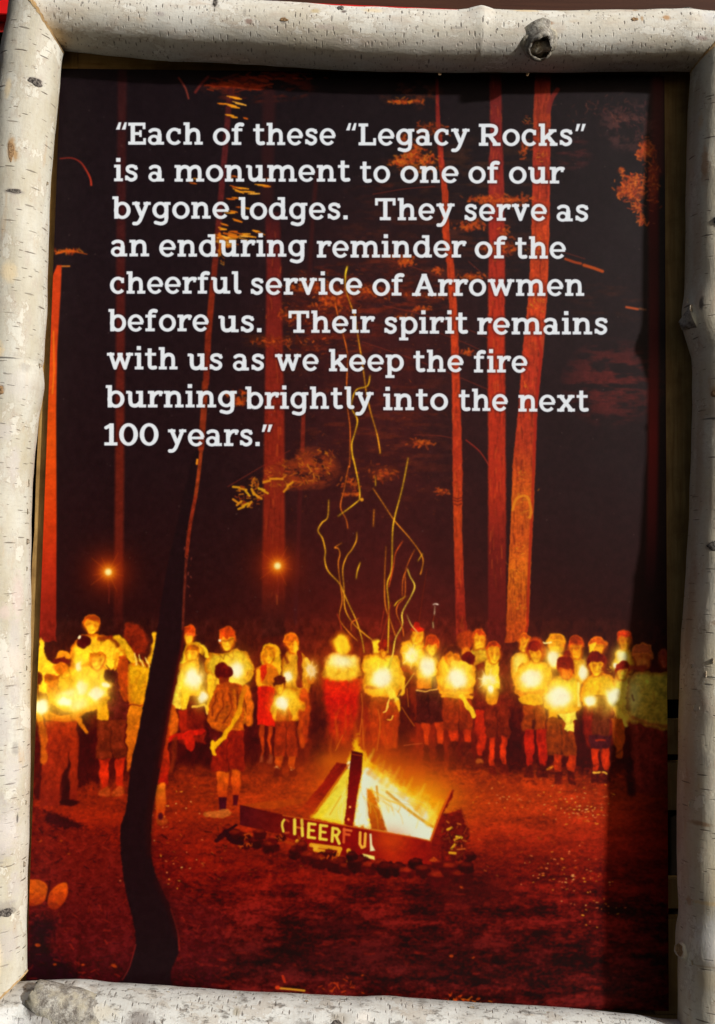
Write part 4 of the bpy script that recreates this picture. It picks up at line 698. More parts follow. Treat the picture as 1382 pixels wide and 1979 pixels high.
# ---- slab-serif lettering (glyphs drawn as stems, slabs, bowls; x-height 33, capitals 43.5)
def R_(x0, y0, x1, y1): return ('r', x0, y0, x1, y1)
def O_(cx, cy, rx, ry, w=8.3, a0=None, a1=None): return ('o', cx, cy, rx, ry, w, a0, a1)
def S_(w, *p): return ('s', w, smooth(p, 5))
def L_(w, *p): return ('s', w, list(p))
SL = 6.6
stemh = [R_(3.5, 0, 12.3, 44), R_(0, 37.5, 8, 44)]
arch = lambda x: [S_(8.0, (x, 18), (x + 2.5, 25), (x + 10, 29.2), (x + 17, 27), (x + 19.4, 20), (x + 19.4, 4))]
G = {
 'a': (32, [S_(7.4, (4.8, 26.5), (9, 29), (15, 29.4), (20.5, 27), (22, 21), (22, 6)), R_(22, 0, 31, SL), O_(11.8, 9.6, 11.8, 10.3, 7.2), R_(14, 0, 26, 4), R_(17.8, 3, 26.4, 22)]),
 'b': (35, [R_(3.5, 0, 12.2, 44), R_(0, 37.5, 8, 44), O_(19, 16.5, 16, 17.2)]),
 'c': (30, [O_(16, 16.5, 16, 17.2, 8.3, -42, 40), R_(21.5, 20.5, 28, 31.5)]),
 'd': (36, [O_(16, 16.5, 16, 17.2), R_(22.6, 0, 31.2, 44), R_(16.5, 37.5, 24, 44), R_(26, 0, 36, SL)]),
 'e': (32, [O_(16, 16.5, 16, 17.2, 8.0, -40, 0), R_(6, 13.2, 30.5, 19)]),
 'f': (24, [S_(8.4, (9, 5), (9, 30), (10.5, 37.5), (15.5, 40.2), (20.5, 39.6)), R_(0, 26.5, 21, 33), R_(0, 0, 19, SL)]),
 'g': (35, [O_(15.5, 17, 15.5, 16.6), R_(22.2, 0, 30.8, 33), R_(27, 26.5, 35, 33), S_(7.6, (26.5, 2), (25, -5.5), (17, -9.3), (6.5, -7))]),
 'h': (37.5, stemh + [R_(0, 0, 16.5, SL)] + arch(8.6) + [R_(20.5, 0, 37, SL)]),
 'i': (17.5, [R_(4.2, 0, 13, 33), R_(0, 26.5, 8, 33), R_(0, 0, 17.5, SL), R_(3.8, 37.4, 12.8, 46)]),
 'k': (36, stemh + [R_(0, 0, 16, SL), L_(8, (12, 15.5), (26.5, 29)), R_(18.5, 26.5, 34, 33), L_(8.6, (17, 19), (29, 4)), R_(20.5, 0, 36, SL)]),
 'l': (18.5, [R_(4.2, 8, 13, 44), R_(0, 37.5, 8, 44), S_(8.2, (8.6, 11), (9.4, 6), (12, 3.8), (15.5, 3.7))]),
 'm': (56.5, [R_(3.5, 0, 12.3, 33), R_(0, 26.5, 8, 33), R_(0, 0, 16.5, SL)] + arch(8.6) + [R_(21.5, 0, 35.5, SL)] + arch(28) + [R_(40.5, 0, 56.5, SL)]),
 'n': (37.5, [R_(3.5, 0, 12.3, 33), R_(0, 26.5, 8, 33), R_(0, 0, 16.5, SL)] + arch(8.6) + [R_(20.5, 0, 37, SL)]),
 'o': (33.5, [O_(16.7, 16.5, 16.7, 17.2)]),
 'p': (35, [R_(3.5, -12, 12.2, 33), R_(0, 26.5, 8, 33), R_(-.5, -13, 17.5, -6.6), O_(19, 16.5, 16, 17.2)]),
 'r': (27, [R_(3.8, 0, 12.4, 33), R_(0, 26.5, 8, 33), R_(0, 0, 18.5, SL), S_(7.8, (8.5, 17), (12, 25), (18, 29.2), (25, 29)), R_(20.5, 22, 26.5, 33)]),
 's': (27, [S_(7.5, (22, 25.5), (17.5, 29.2), (11.5, 29.6), (6.5, 27), (6.2, 21.8), (10.5, 18.4), (16.5, 16.2), (20.8, 12.5), (20.6, 7), (16, 3.6), (10.5, 3.5), (4.5, 8)), R_(18.6, 22, 24.2, 31.5), R_(1, 2, 6.4, 12)]),
 't': (24, [R_(5, 8, 13.6, 41.5), R_(0, 26.5, 22, 33), S_(8.2, (9.3, 12), (9.8, 6.5), (13.5, 3.7), (20, 4.2))]),
 'u': (37.5, [R_(0, 26.5, 8, 33), S_(8.2, (8, 28), (8, 14), (10, 6.2), (16, 3.8), (22.5, 6), (27, 12)), R_(23, 0, 31.7, 33), R_(18, 26.5, 27, 33), R_(27, 0, 37.5, SL)]),
 'v': (35, [L_(8.4, (7.5, 30), (17.5, 3.5)), L_(8, (27.5, 30), (17.5, 3.5)), R_(0, 26.5, 15, 33), R_(20.5, 26.5, 35, 33)]),
 'w': (51, [L_(8, (7.5, 30), (16, 3.6)), L_(7.4, (16, 3.6), (25.5, 28)), L_(8, (25.5, 28), (35, 3.6)), L_(7.6, (35, 3.6), (43.5, 30)), R_(0, 26.5, 15, 33), R_(36.5, 26.5, 51, 33), R_(20, 26.5, 31, 33)]),
 'x': (35, [L_(8.4, (7.5, 29.5), (27.5, 3.5)), L_(8, (27.5, 29.5), (7.5, 3.5)), R_(0, 26.5, 14.5, 33), R_(20.5, 26.5, 34, 33), R_(0, 0, 14.5, SL), R_(20.5, 0, 35, SL)]),
 'y': (35.5, [L_(8.4, (7.5, 30), (18, 5)), S_(7.8, (28, 30), (18, 4), (14, -4.5), (9.5, -8.7), (3.8, -9)), R_(0, 26.5, 15, 33), R_(21, 26.5, 35.5, 33)]),
 'E': (34.5, [R_(4.5, 0, 13.5, 43.5), R_(0, 36.5, 33, 43.5), R_(0, 0, 34, 7), R_(10, 18.6, 25, 25.2), R_(20.5, 15, 26, 28.8), R_(27, 30, 33, 43.5), R_(28, 0, 34, 13.5)]),
 'L': (34.5, [R_(4.5, 0, 13.5, 43.5), R_(0, 36.5, 19, 43.5), R_(0, 0, 34, 7), R_(27.6, 0, 34, 15)]),
 'R': (42, [R_(4.5, 0, 13.5, 43.5), R_(0, 0, 18.5, 7), R_(0, 36.5, 20, 43.5), S_(7.6, (12, 39.7), (24, 39.6), (31.5, 36.5), (33, 30), (30, 23.6), (23, 20.8), (12, 20.8)), L_(8.6, (21, 20), (32, 4)), R_(26, 0, 41.5, 7)]),
 'T': (41, [R_(0, 36.5, 40, 43.5), R_(0, 28.5, 6.4, 43.5), R_(33.6, 28.5, 40, 43.5), R_(15.5, 0, 24.5, 43.5), R_(9, 0, 31, 7)]),
 'A': (47, [L_(8.6, (22.5, 39.4), (9, 3.6)), L_(8.8, (24.5, 39.4), (38, 3.6)), R_(18, 37, 29, 43.5), R_(13, 13.2, 34, 19.4), R_(0, 0, 17.5, SL), R_(30, 0, 47, SL)]),
 '1': (24, [R_(8.5, 0, 17.5, 43.5), L_(7.5, (3.6, 34.8), (12, 39.8)), R_(0, 0, 24, 7)]),
 '0': (34, [O_(17, 21.7, 17, 22.4, 8.8)]),
 '.': (11, [R_(1, 0, 10, 8.8)]),
 '<': (23, [('p', [(0, 29), (8.6, 29), (12, 44), (6, 44)]), ('p', [(11.5, 29), (20, 29), (23.4, 44), (17.5, 44)])]),
 '>': (23, [('p', [(0, 29), (6, 29), (12, 44), (3.4, 44)]), ('p', [(11.5, 29), (17.5, 29), (23.4, 44), (15, 44)])]),
}
def prim_d(pr, U, V):
    k = pr[0]
    if k == 'r':
        _, x0, y0, x1, y1 = pr; r = .9
        dx = np.abs(U - (x0 + x1) / 2) - (x1 - x0) / 2 + r; dy = np.abs(V - (y0 + y1) / 2) - (y1 - y0) / 2 + r
        return np.hypot(np.maximum(dx, 0), np.maximum(dy, 0)) + np.minimum(np.maximum(dx, dy), 0) - r
    if k == 'o':
        _, cx, cy, rx, ry, w, a0, a1 = pr
        X, Y = U - cx, V - cy
        do = (np.hypot(X / rx, Y / ry) - 1) * min(rx, ry)
        ix, iy = max(rx - w, .3), max(ry - w * .86, .3)
        di = (np.hypot(X / ix, Y / iy) - 1) * min(ix, iy)
        d = np.maximum(do, -di)
        if a0 is not None:      # opening between the two angles, on the right-hand side
            A0, A1 = math.radians(a0), math.radians(a1)
            n0 = -X * math.sin(A0) + Y * math.cos(A0); n1 = X * math.sin(A1) - Y * math.cos(A1)
            d = np.maximum(d, np.minimum(np.minimum(n0, n1), X + 2))
        return d
    if k == 's':
        d = np.full(U.shape, 1e9, np.float32)
        for a, b in zip(pr[2][:-1], pr[2][1:]): d = np.minimum(d, seg_d(U, V, a, b)[0])
        return d - pr[1] / 2
    return poly_sd(U, V, pr[1])
TC = C(219, 228, 239)
def word(txt, x0, x1, yb):
    wsum = sum(G[c][0] for c in txt) + 2.2 * (len(txt) - 1); sx = (x1 - x0) / wsum
    s = box(x0 - 3, yb - 50, x1 + 3, yb + 18); U = (s[2] - x0) / sx; V = yb - s[3]; d = np.full(U.shape, 9., np.float32); u = 0.0
    for c in txt:
        w, pr = G[c]; j0 = max(int((u - 6) * sx + x0 - s[1].start), 0); j1 = min(int((u + w + 8) * sx + x0 - s[1].start) + 1, U.shape[1])
        for q in pr: d[:, j0:j1] = np.minimum(d[:, j0:j1], prim_d(q, U[:, j0:j1] - u, V[:, j0:j1]))
        u += w + 2.2
    s4 = (s[0], s[1], s[2], s[3])
    put(s4, np.clip(1.1 - (d - 1.2) / 3.2, 0, 1) * .30, C(24, 20, 28), 1)
    put(s4, cov(d + .3, .75), TC)
ROWS = [((279.5, 282.5), [('<', 223, 245.5), ('Each', 247, 392.6), ('of', 410.7, 471.5), ('these', 488.5, 648.8), ('<', 667.8, 689), ('Legacy', 692, 907.5), ('Rocks', 924.5, 1107.7), ('>', 1111, 1132)]),
        ((350.3, 355.4), [('is', 219.7, 267.8), ('a', 286, 318), ('monument', 336.5, 677), ('to', 695, 754), ('one', 773, 886.5), ('of', 904.5, 965.5), ('our', 982.8, 1089.6)]),
        ((422.6, 428), [('bygone', 216.4, 443), ('lodges.', 460.6, 673), ('They', 724, 878.5), ('serve', 896, 1057), ('as', 1074.6, 1138.5)]),
        ((495.5, 500.5), [('an', 213.5, 288.8), ('enduring', 306.9, 592.7), ('reminder', 611.5, 899.7), ('of', 916.5, 979), ('the', 995, 1093.7)]),
        ((567.5, 574.3), [('cheerful', 211.7, 465.7), ('service', 483, 700.3), ('of', 719, 781), ('Arrowmen', 795.4, 1129.5)]),
        ((640.3, 648), [('before', 208.8, 403.5), ('us.', 421.5, 506.6), ('Their', 557, 723), ('spirit', 741, 904.5), ('remains', 921.5, 1175.5)]),
        ((714, 721.5), [('with', 206, 343.8), ('us', 361.9, 431.7), ('as', 449.4, 512), ('we', 530.8, 616), ('keep', 635, 780.4), ('the', 798, 896), ('fire', 915, 1019.3)]),
        ((787.5, 796.5), [('burning', 203.7, 457.7), ('brightly', 473.3, 722), ('into', 740, 866), ('the', 885.7, 981.7), ('next', 1001, 1137.8)]),
        ((861, 869), [('100', 200.9, 306.5), ('years.', 323.9, 503), ('>', 505, 526.5)])]
for (yl, yr), ws in ROWS:
    for t_, a_, b_ in ws:
        word(t_, a_, b_, yl + (yr - yl) * (a_ - 210) / 900.0)
np.clip(img, 0.0, 1.0, out=img)

# ------------------------------------------------------------------ helpers
RNG = random.Random(11)
def cam_rot():
    rx, ry, rz = CAM_ROT; c, s_ = math.cos, math.sin
    X = np.array([[1, 0, 0], [0, c(rx), -s_(rx)], [0, s_(rx), c(rx)]]); Y = np.array([[c(ry), 0, s_(ry)], [0, 1, 0], [-s_(ry), 0, c(ry)]]); Z = np.array([[c(rz), -s_(rz), 0], [s_(rz), c(rz), 0], [0, 0, 1]])
    return Z @ Y @ X
CR = cam_rot(); CL = np.array(CAM_LOC)
def at(u, v, y=0.0):
    """point of the plane at depth y that the photograph shows at pixel (u, v)"""
    d = CR @ np.array([(u - 691.0) / FPX, -(v - 989.5) / FPX, -1.0])
    return Vector(CL + d * ((y - CL[1]) / d[1]))
PXM = 0.61 / 1205.0
def link(name, me, parent=None):
    o = bpy.data.objects.new(name, me); SC.collection.objects.link(o)
    if parent: o.parent = parent; o.matrix_parent_inverse = Matrix.Translation(-parent.location) if parent.type == 'EMPTY' else Matrix()
    return o
def empty(name, loc, label, cat, group=None):
    o = bpy.data.objects.new(name, None); SC.collection.objects.link(o); o.location = loc; o.empty_display_size = .05
    o["label"] = label; o["category"] = cat
    if group: o["group"] = group
    return o
def mesh_obj(name, bm, mat, parent=None, smooth_=False):
    me = bpy.data.meshes.new(name); bm.normal_update(); bm.to_mesh(me); bm.free()
    me.materials.append(mat)
    if smooth_: me.polygons.foreach_set("use_smooth", [True] * len(me.polygons))
    return link(name, me, parent)
def prism(name, pts, y0, y1, mat, parent=None, bev=0.0):
    """flat board: outline pts as (u, v) pixels at its front face y0, thickness to y1"""
    bm = bmesh.new(); P = [at(u, v, y0) for u, v in pts]
    f = [bm.verts.new(p) for p in P]; b = [bm.verts.new((p.x, y1, p.z)) for p in P]
    n = len(P); fa = bm.faces.new(f); bm.faces.new(b[::-1])
    for i in range(n): bm.faces.new((f[i], b[i], b[(i + 1) % n], f[(i + 1) % n]))
    bmesh.ops.recalc_face_normals(bm, faces=bm.faces)
    if bev: bmesh.ops.bevel(bm, geom=[e for e in bm.edges], offset=bev, segments=2, affect='EDGES')
    bmesh.ops.triangulate(bm, faces=[q for q in bm.faces if len(q.verts) > 4])
    return mesh_obj(name, bm, mat, parent)

class NT:
    def __init__(s, name):
        s.m = bpy.data.materials.new(name); s.m.use_nodes = True; s.t = s.m.node_tree; s.N = s.t.nodes; s.b = s.N["Principled BSDF"]
    def n(s, typ, ins=None, **k):
        nd = s.N.new("ShaderNode" + typ)
        for a, v in k.items(): setattr(nd, a, v)
        for a, v in (ins or {}).items():
            if hasattr(v, 'is_output') or isinstance(v, bpy.types.NodeSocket): s.t.links.new(v, nd.inputs[a])
            else: nd.inputs[a].default_value = v
        return nd
    def vm(s, op, a, b=None):
        nd = s.n('VectorMath', {0: a}, operation=op)
        if b is not None:
            if isinstance(b, bpy.types.NodeSocket): s.t.links.new(b, nd.inputs[1])
            else: nd.inputs[1].default_value = b
        return nd.outputs['Value' if op in ('LENGTH', 'DOT_PRODUCT') else 'Vector']
    def ma(s, op, a, b=0.0, clamp=False):
        return s.n('Math', {0: a, 1: b}, operation=op, use_clamp=clamp).outputs[0]
    def mix(s, f, a, b, bt='MIX'):
        nd = s.n('Mix', data_type='RGBA', blend_type=bt)
        for k, v in ((0, f), (6, a), (7, b)):
            if isinstance(v, bpy.types.NodeSocket): s.t.links.new(v, nd.inputs[k])
            else: nd.inputs[k].default_value = v if k == 0 else tuple(v) + (1.0,)
        return nd.outputs[2]
    def noise(s, vec, scale, detail=4, rough=.6, dist=0.0):
        return s.n('TexNoise', {'Vector': vec, 'Scale': scale, 'Detail': detail, 'Roughness': rough, 'Distortion': dist}).outputs['Fac']
    def ramp(s, f, a, b):
        return s.n('MapRange', {'Value': f, 'From Min': a, 'From Max': b}).outputs[0]
    def out(s, col=None, rough=.7, spec=.3, height=None, dist=.001, strength=1.0):
        for k, v in (('Base Color', col), ('Roughness', rough), ('Specular IOR Level', spec)):
            if v is None: continue
            if isinstance(v, bpy.types.NodeSocket): s.t.links.new(v, s.b.inputs[k])
            else: s.b.inputs[k].default_value = tuple(v) + (1.0,) if isinstance(v, tuple) else v
        if height is not None:
            bp = s.n('Bump', {'Height': height, 'Distance': dist, 'Strength': strength}); s.t.links.new(bp.outputs[0], s.b.inputs['Normal'])
        return s.m

def wood_mat(name, c0, c1, axis=2, rough=.75, scale=1.0):
    t = NT(name); co = t.n('TexCoord').outputs['Object']
    sc = [260 * scale] * 3; sc[axis] = 14 * scale
    v = t.vm('MULTIPLY', co, tuple(sc)); g = t.noise(v, 1.0, 6, .65, .6)
    v2 = t.vm('MULTIPLY', co, (30, 30, 30)); g2 = t.noise(v2, 1.0, 4, .6)
    c = t.mix(t.ramp(g, .3, .72), c0, c1); c = t.mix(t.ramp(g2, .45, .8), c, tuple(x * .6 for x in c0))
    return t.out(c, rough, .25, g, .0006, .6)

# ------------------------------------------------------------------ bark
def bark_mat(name, kind, spots=(), seed=0.0, base=((.70, .665, .57), (.80, .79, .74), (.66, .60, .545)), ax=1.0):
    """birch bark in the log's own (round, along) coordinates, metres"""
    t = NT(name); uv = t.n('UVMap').outputs[0]
    P = t.vm('ADD', uv, (seed, seed * 1.7, 0))
    a = t.noise(t.vm('MULTIPLY', P, (24, 9, 1)), 1.0, 5, .62); b = t.noise(t.vm('MULTIPLY', P, (70, 26, 1)), 1.0, 5, .7); c_ = t.noise(t.vm('MULTIPLY', P, (150, 420, 1)), 1.0, 5, .75)
    col = t.mix(t.ramp(a, .36, .62), base[0], base[1]); col = t.mix(t.ramp(b, .52, .74), col, base[2])
    # smoky grey bloom and rusty streaks
    g = t.noise(t.vm('MULTIPLY', t.vm('ADD', P, (3.3, 1.1, 0)), (60, 34, 1)), 1.0, 6, .75)
    col = t.mix(t.ma('MULTIPLY', t.ramp(g, .58, .76), .7 if kind == 'rough' else .6), col, (.30, .275, .26))
    r = t.noise(t.vm('MULTIPLY', t.vm('ADD', P, (7.3, 4.1, 0)), (46, 12, 1)), 1.0, 5, .7)
    col = t.mix(t.ma('MULTIPLY', t.ramp(r, .60, .74), .6), col, (.42, .27, .13))
    col = t.mix(t.ma('MULTIPLY', t.ramp(c_, .5, .75), .5), col, (.33, .29, .25))
    H = t.ma('MULTIPLY', b, .8)
    pch = t.noise(t.vm('MULTIPLY', t.vm('ADD', P, (11.3, 2.1, 0)), (38, 22, 1)), 1.0, 7, .7)          # thin outer skin peeled away in patches
    pm = t.ramp(pch, .56, .585); col = t.mix(t.ma('MULTIPLY', pm, .55), col, tuple(min(x * 1.16, .8) for x in base[1]) if kind != 'rough' else (.44, .41, .36))
    edge = t.ma('MULTIPLY', t.ramp(pch, .545, .56), t.ramp(pch, .585, .565)); col = t.mix(t.ma('MULTIPLY', edge, .35), col, (.30, .22, .15))
    # lenticels: short dark dashes that run round the log
    def dashes(cu, cv, lu, lv, keep, colr, k, off, col, H):
        Q = t.vm('ADD', uv, (off, off * 2.3 + seed, 0))
        wob = t.noise(t.vm('MULTIPLY', Q, (90, 90, 1)), 1.0, 2)
        Q2 = t.vm('MULTIPLY', Q, (1 / cu, 1 / cv, 1))
        vo = t.n('TexVoronoi', {'Vector': Q2, 'Scale': 1.0, 'Randomness': 1.0}, voronoi_dimensions='2D', feature='F1')
        rnd = t.n('SeparateColor', {0: vo.outputs['Color']})
        D = t.vm('SUBTRACT', Q2, vo.outputs['Position'])
        D = t.vm('MULTIPLY', D, (cu / lu, cv / lv, 0)); L = t.vm('LENGTH', D)
        L = t.ma('ADD', L, t.ma('MULTIPLY', t.ma('SUBTRACT', wob, .5), 1.6))
        sz = t.ma('ADD', t.ma('MULTIPLY', rnd.outputs[0], .9), .25)
        L = t.ma('DIVIDE', L, sz)
        m = t.ramp(L, 1.0, .55); m = t.ma('MULTIPLY', m, t.ma('LESS_THAN', rnd.outputs[1], keep))
        m = t.ma('MULTIPLY', m, t.ma('ADD', t.ma('MULTIPLY', rnd.outputs[2], .6), .4))
        return t.mix(t.ma('MULTIPLY', m, k), col, colr), t.ma('SUBTRACT', H, t.ma('MULTIPLY', m, .5))
    if kind == 'smooth':
        col, H = dashes(.020, .0115, .0062, .00075, .62, (.10, .075, .055), .9, .0, col, H)
        col, H = dashes(.011, .0085, .0022, .0006, .6, (.16, .12, .09), .7, 1.3, col, H)
    else:
        col, H = dashes(.012, .007, .0030, .0009, .75, (.13, .115, .10), .85, .0, col, H)
        col, H = dashes(.0075, .0065, .0014, .0009, .7, (.20, .17, .15), .8, 1.3, col, H)
    if kind == 'rough':
        q = t.noise(t.vm('MULTIPLY', t.vm('ADD', P, (2.2, 9.1, 0)), (160, 62, 1)), 1.0, 5, .72)
        col = t.mix(t.ma('MULTIPLY', t.ramp(q, .53, .63), .8), col, (.16, .145, .13)); H = t.ma('SUBTRACT', H, t.ma('MULTIPLY', t.ramp(q, .56, .68), .3))
    # single marks: (round, along, half width round, half width along, colour, strength, raggedness)
    wn = t.noise(t.vm('MULTIPLY', uv, (210, 210, 1)), 1.0, 5, .75)
    for (u0, v0, ru, rv, cc, k, rag) in spots:
        D = t.vm('MULTIPLY', t.vm('SUBTRACT', uv, (u0, v0, 0)), (1 / ru, 1 / rv, 0)); L = t.ma('ADD', t.vm('LENGTH', D), t.ma('MULTIPLY', t.ma('SUBTRACT', wn, .5), rag * 2))
        m = t.ma('MULTIPLY', t.ramp(L, 1.15, .5), k); col = t.mix(m, col, cc)
        if sum(cc) < .5: H = t.ma('SUBTRACT', H, t.ma('MULTIPLY', m, .35))
    H = t.ma('ADD', H, t.ma('MULTIPLY', c_, .22))
    return t.out(col, .62, .28, H, .0011, .9)

def lerp_tab(tab, x):
    xs = [p[0] for p in tab]
    return [float(np.interp(x, xs, [p[k] for p in tab])) for k in range(1, len(tab[0]))]

class Log:
    """a round log. tab rows: (s, centre u, centre v, height above the print in px, radius px); s rises along the log"""
    def __init__(self, name, tab, seg, label, bumps=(), seed=1, wav=.012):
        self.tab = tab; self.bumps = bumps; rr = random.Random(seed)
        self.ph = [(rr.uniform(0, 6.28), rr.uniform(0, 6.28)) for _ in range(8)]; self.wav = wav
        s0, s1 = tab[0][0], tab[-1][0]; self.s0, self.s1 = s0, s1; self.seg = seg
        c = [self.centre(s0 + (s1 - s0) * i / seg) for i in range(seg + 1)]
        self.len = [0.0]
        for i in range(seg): self.len.append(self.len[-1] + (c[i + 1] - c[i]).length)
        self.c = c
        self.root = empty(name, c[0], label, "log", "birch logs of the frame")
    def centre(self, s):
        u, v, h, r = lerp_tab(self.tab, s)
        return at(u, v, -h * PXM)
    def rad(self, s): return lerp_tab(self.tab, s)[3] * PXM * .955
    def axes(self, i):
        a = self.c[max(i - 3, 0)]; b = self.c[min(i + 3, self.seg)]
        T = (b - a).normalized(); N = Vector((0, -1, 0)); N = (N - T * N.dot(T)).normalized(); B = T.cross(N)
        return T, N, B
    def point(self, i, th, lift=0.0):
        T, N, B = self.axes(i); s = self.s0 + (self.s1 - self.s0) * i / self.seg; r = self.rad(s); L = self.len[i]
        k = 1.0
        for j, (p, q) in enumerate(self.ph): k += self.wav * math.sin((j % 4 + 1) * th + p + L * (9 + 13 * j)) * math.sin(L * (6 + 11 * j) + q) / (1 + .3 * j)
        for (bs, bth, ws, wth, amp) in self.bumps:
            dth = (th - bth + math.pi) % (2 * math.pi) - math.pi
            k += amp * math.exp(-((s - bs) / ws) ** 2 - (dth / wth) ** 2)
        return self.c[i] + (N * math.cos(th) + B * math.sin(th)) * (r * k + lift)
    def build(self, mat, ns=56, planes=(), cutmat=None):
        bm = bmesh.new(); uvl = bm.loops.layers.uv.new("UVMap"); rows = []
        for i in range(self.seg + 1): rows.append([bm.verts.new(self.point(i, math.pi * 2 * j / ns - math.pi)) for j in range(ns)])
        for i in range(self.seg):
            R = self.rad(self.s0 + (self.s1 - self.s0) * i / self.seg)
            for j in range(ns):
                f = bm.faces.new((rows[i][j], rows[i][(j + 1) % ns], rows[i + 1][(j + 1) % ns], rows[i + 1][j]))
                for lp, (a, b) in zip(f.loops, ((i, j), (i, j + 1), (i + 1, j + 1), (i + 1, j))): lp[uvl].uv = ((2 * math.pi * b / ns - math.pi) * .030, self.len[a])
        bmesh.ops.recalc_face_normals(bm, faces=bm.faces)
        for (co, no) in planes:       # saw cuts at the mitred ends
            g = bm.verts[:] + bm.edges[:] + bm.faces[:]
            res = bmesh.ops.bisect_plane(bm, geom=g, plane_co=co, plane_no=no, clear_outer=True, dist=1e-6)
            ed = [e for e in res['geom_cut'] if isinstance(e, bmesh.types.BMEdge)]
            vs = {v for e in ed for v in e.verts}
            if len(vs) > 5:
                cb = bmesh.new(); ctr = sum((v.co for v in vs), Vector()) / len(vs); mp = {v: cb.verts.new(ctr + (v.co - ctr) * 1.02 + Vector(no) * .0002) for v in vs}; cv = cb.verts.new(ctr + Vector(no) * .0003)
                for e in ed: cb.faces.new((mp[e.verts[0]], mp[e.verts[1]], cv))
                band = {v: cb.verts.new(ctr + (v.co - ctr) * (1.02 + RNG.uniform(0, .012)) - Vector(no) * RNG.uniform(.0004, .0026)) for v in vs}   # torn lip of bark at the saw cut
                for e in ed: a_, b_ = e.verts; cb.faces.new((mp[a_], mp[b_], band[b_], band[a_]))
                bmesh.ops.recalc_face_normals(cb, faces=cb.faces)
                mesh_obj("cut_end", cb, cutmat, self.root)
        return mesh_obj("bark", bm, mat, self.root, True)
    def uvat(self, s, c):
        """bark coordinates at position s along and c (-1..1) across the visible face"""
        i = (s - self.s0) / (self.s1 - self.s0) * self.seg; L = float(np.interp(i, range(self.seg + 1), self.len))
        return math.asin(max(-1, min(1, c))) * .030, L
    def idx(self, s): return int(round((s - self.s0) / (self.s1 - self.s0) * self.seg))
    def knot(self, s, th, rs, rt, mat, lift=.0012, name="knot", n=9, rough_=.35, pit=.5):
        """a raised, ragged scar that hugs the bark; s position, th angle, rs/rt half sizes in metres"""
        bm = bmesh.new(); rr = random.Random(int(s * 7 + th * 100)); R = self.rad(s); rings = []
        ph = [rr.uniform(0, 6.28) for _ in range(4)]
        def P(q, a):
            e = 1 + rough_ * (math.sin(2 * a + ph[0]) * .4 + math.sin(3 * a + ph[1]) * .35 + math.sin(5 * a + ph[2]) * .3)
            dx = q * rs * math.cos(a) * e; dt = q * rt * math.sin(a) * e / R
            fi = (s - self.s0) / (self.s1 - self.s0) * self.seg + dx / (self.len[-1] / self.seg)
            i0 = max(0, min(self.seg - 1, int(fi))); fr = fi - i0
            h = lift * (1 - q ** 4) - (lift * pit * math.exp(-(q / .45) ** 2)) + rr.uniform(-1, 1) * lift * .22 * (q < .99) - (.0012 if q > .99 else 0)
            return self.point(i0, th + dt, h) * (1 - fr) + self.point(i0 + 1, th + dt, h) * fr
        ctr = bm.verts.new(P(0, 0)); m = 22
        for k in range(1, n + 1): rings.append([bm.verts.new(P(k / n, 6.28318 * j / m)) for j in range(m)])
        for j in range(m): bm.faces.new((ctr, rings[0][j], rings[0][(j + 1) % m]))
        for k in range(n - 1):
            for j in range(m): bm.faces.new((rings[k][j], rings[k + 1][j], rings[k + 1][(j + 1) % m], rings[k][(j + 1) % m]))
        bmesh.ops.recalc_face_normals(bm, faces=bm.faces)
        return mesh_obj(name, bm, mat, self.root, True)
    def stub(self, s, th, direction, L, r0, r1, mat, endmat, name="branch_stub", hollow=.5, sink=.5):
        """stump of a cut branch: flares out of the bark, rough lip, sunken dark heart"""
        bm = bmesh.new(); base = self.point(self.idx(s), th, -r0 * sink); D = Vector(direction).normalized(); A = D.orthogonal().normalized(); B = D.cross(A); rr = random.Random(int(L * 1e6)); m = 22
        prof = [(-.15, 1.25), (.15, 1.08), (.5, 1.0), (.85, .97), (1.0, .9), (1.0, .72)]
        rings = []; ph = rr.uniform(0, 6)
        for k, (z, q) in enumerate(prof):
            rings.append([bm.verts.new(base + D * (L * z + (rr.uniform(-.12, .12) * r1 if k > 3 else 0)) + (A * math.cos(6.28318 * j / m) + B * math.sin(6.28318 * j / m)) * ((r0 + (r1 - r0) * max(z, 0)) * q * (1 + .07 * math.sin(3 * 6.28 * j / m + ph) + rr.uniform(-.04, .04)))) for j in range(m)])
        for k in range(len(prof) - 1):
            for j in range(m): bm.faces.new((rings[k][j], rings[k][(j + 1) % m], rings[k + 1][(j + 1) % m], rings[k + 1][j]))
        uvl = bm.loops.layers.uv.new("UVMap")
        for f in bm.faces:
            for lp in f.loops: lp[uvl].uv = (lp.vert.co.x * .8 + lp.vert.co.y, lp.vert.co.z)
        o = mesh_obj(name, bm, mat, self.root, True)
        eb = bmesh.new(); edge = [eb.verts.new(base + D * (L * .985) + (A * math.cos(6.28318 * j / m) + B * math.sin(6.28318 * j / m)) * r1 * .8) for j in range(m)]
        mid = [eb.verts.new(base + D * (L - r1 * hollow * rr.uniform(.4, 1.2)) + (A * math.cos(6.28318 * j / m) + B * math.sin(6.28318 * j / m)) * r1 * .45) for j in range(m)]; c = eb.verts.new(base + D * (L - r1 * hollow))
        for j in range(m): eb.faces.new((edge[j], edge[(j + 1) % m], mid[(j + 1) % m], mid[j])); eb.faces.new((mid[j], mid[(j + 1) % m], c))
        h = mesh_obj("stub_end", eb, endmat, o); h.matrix_parent_inverse = o.matrix_world.inverted() if False else Matrix()
        return o

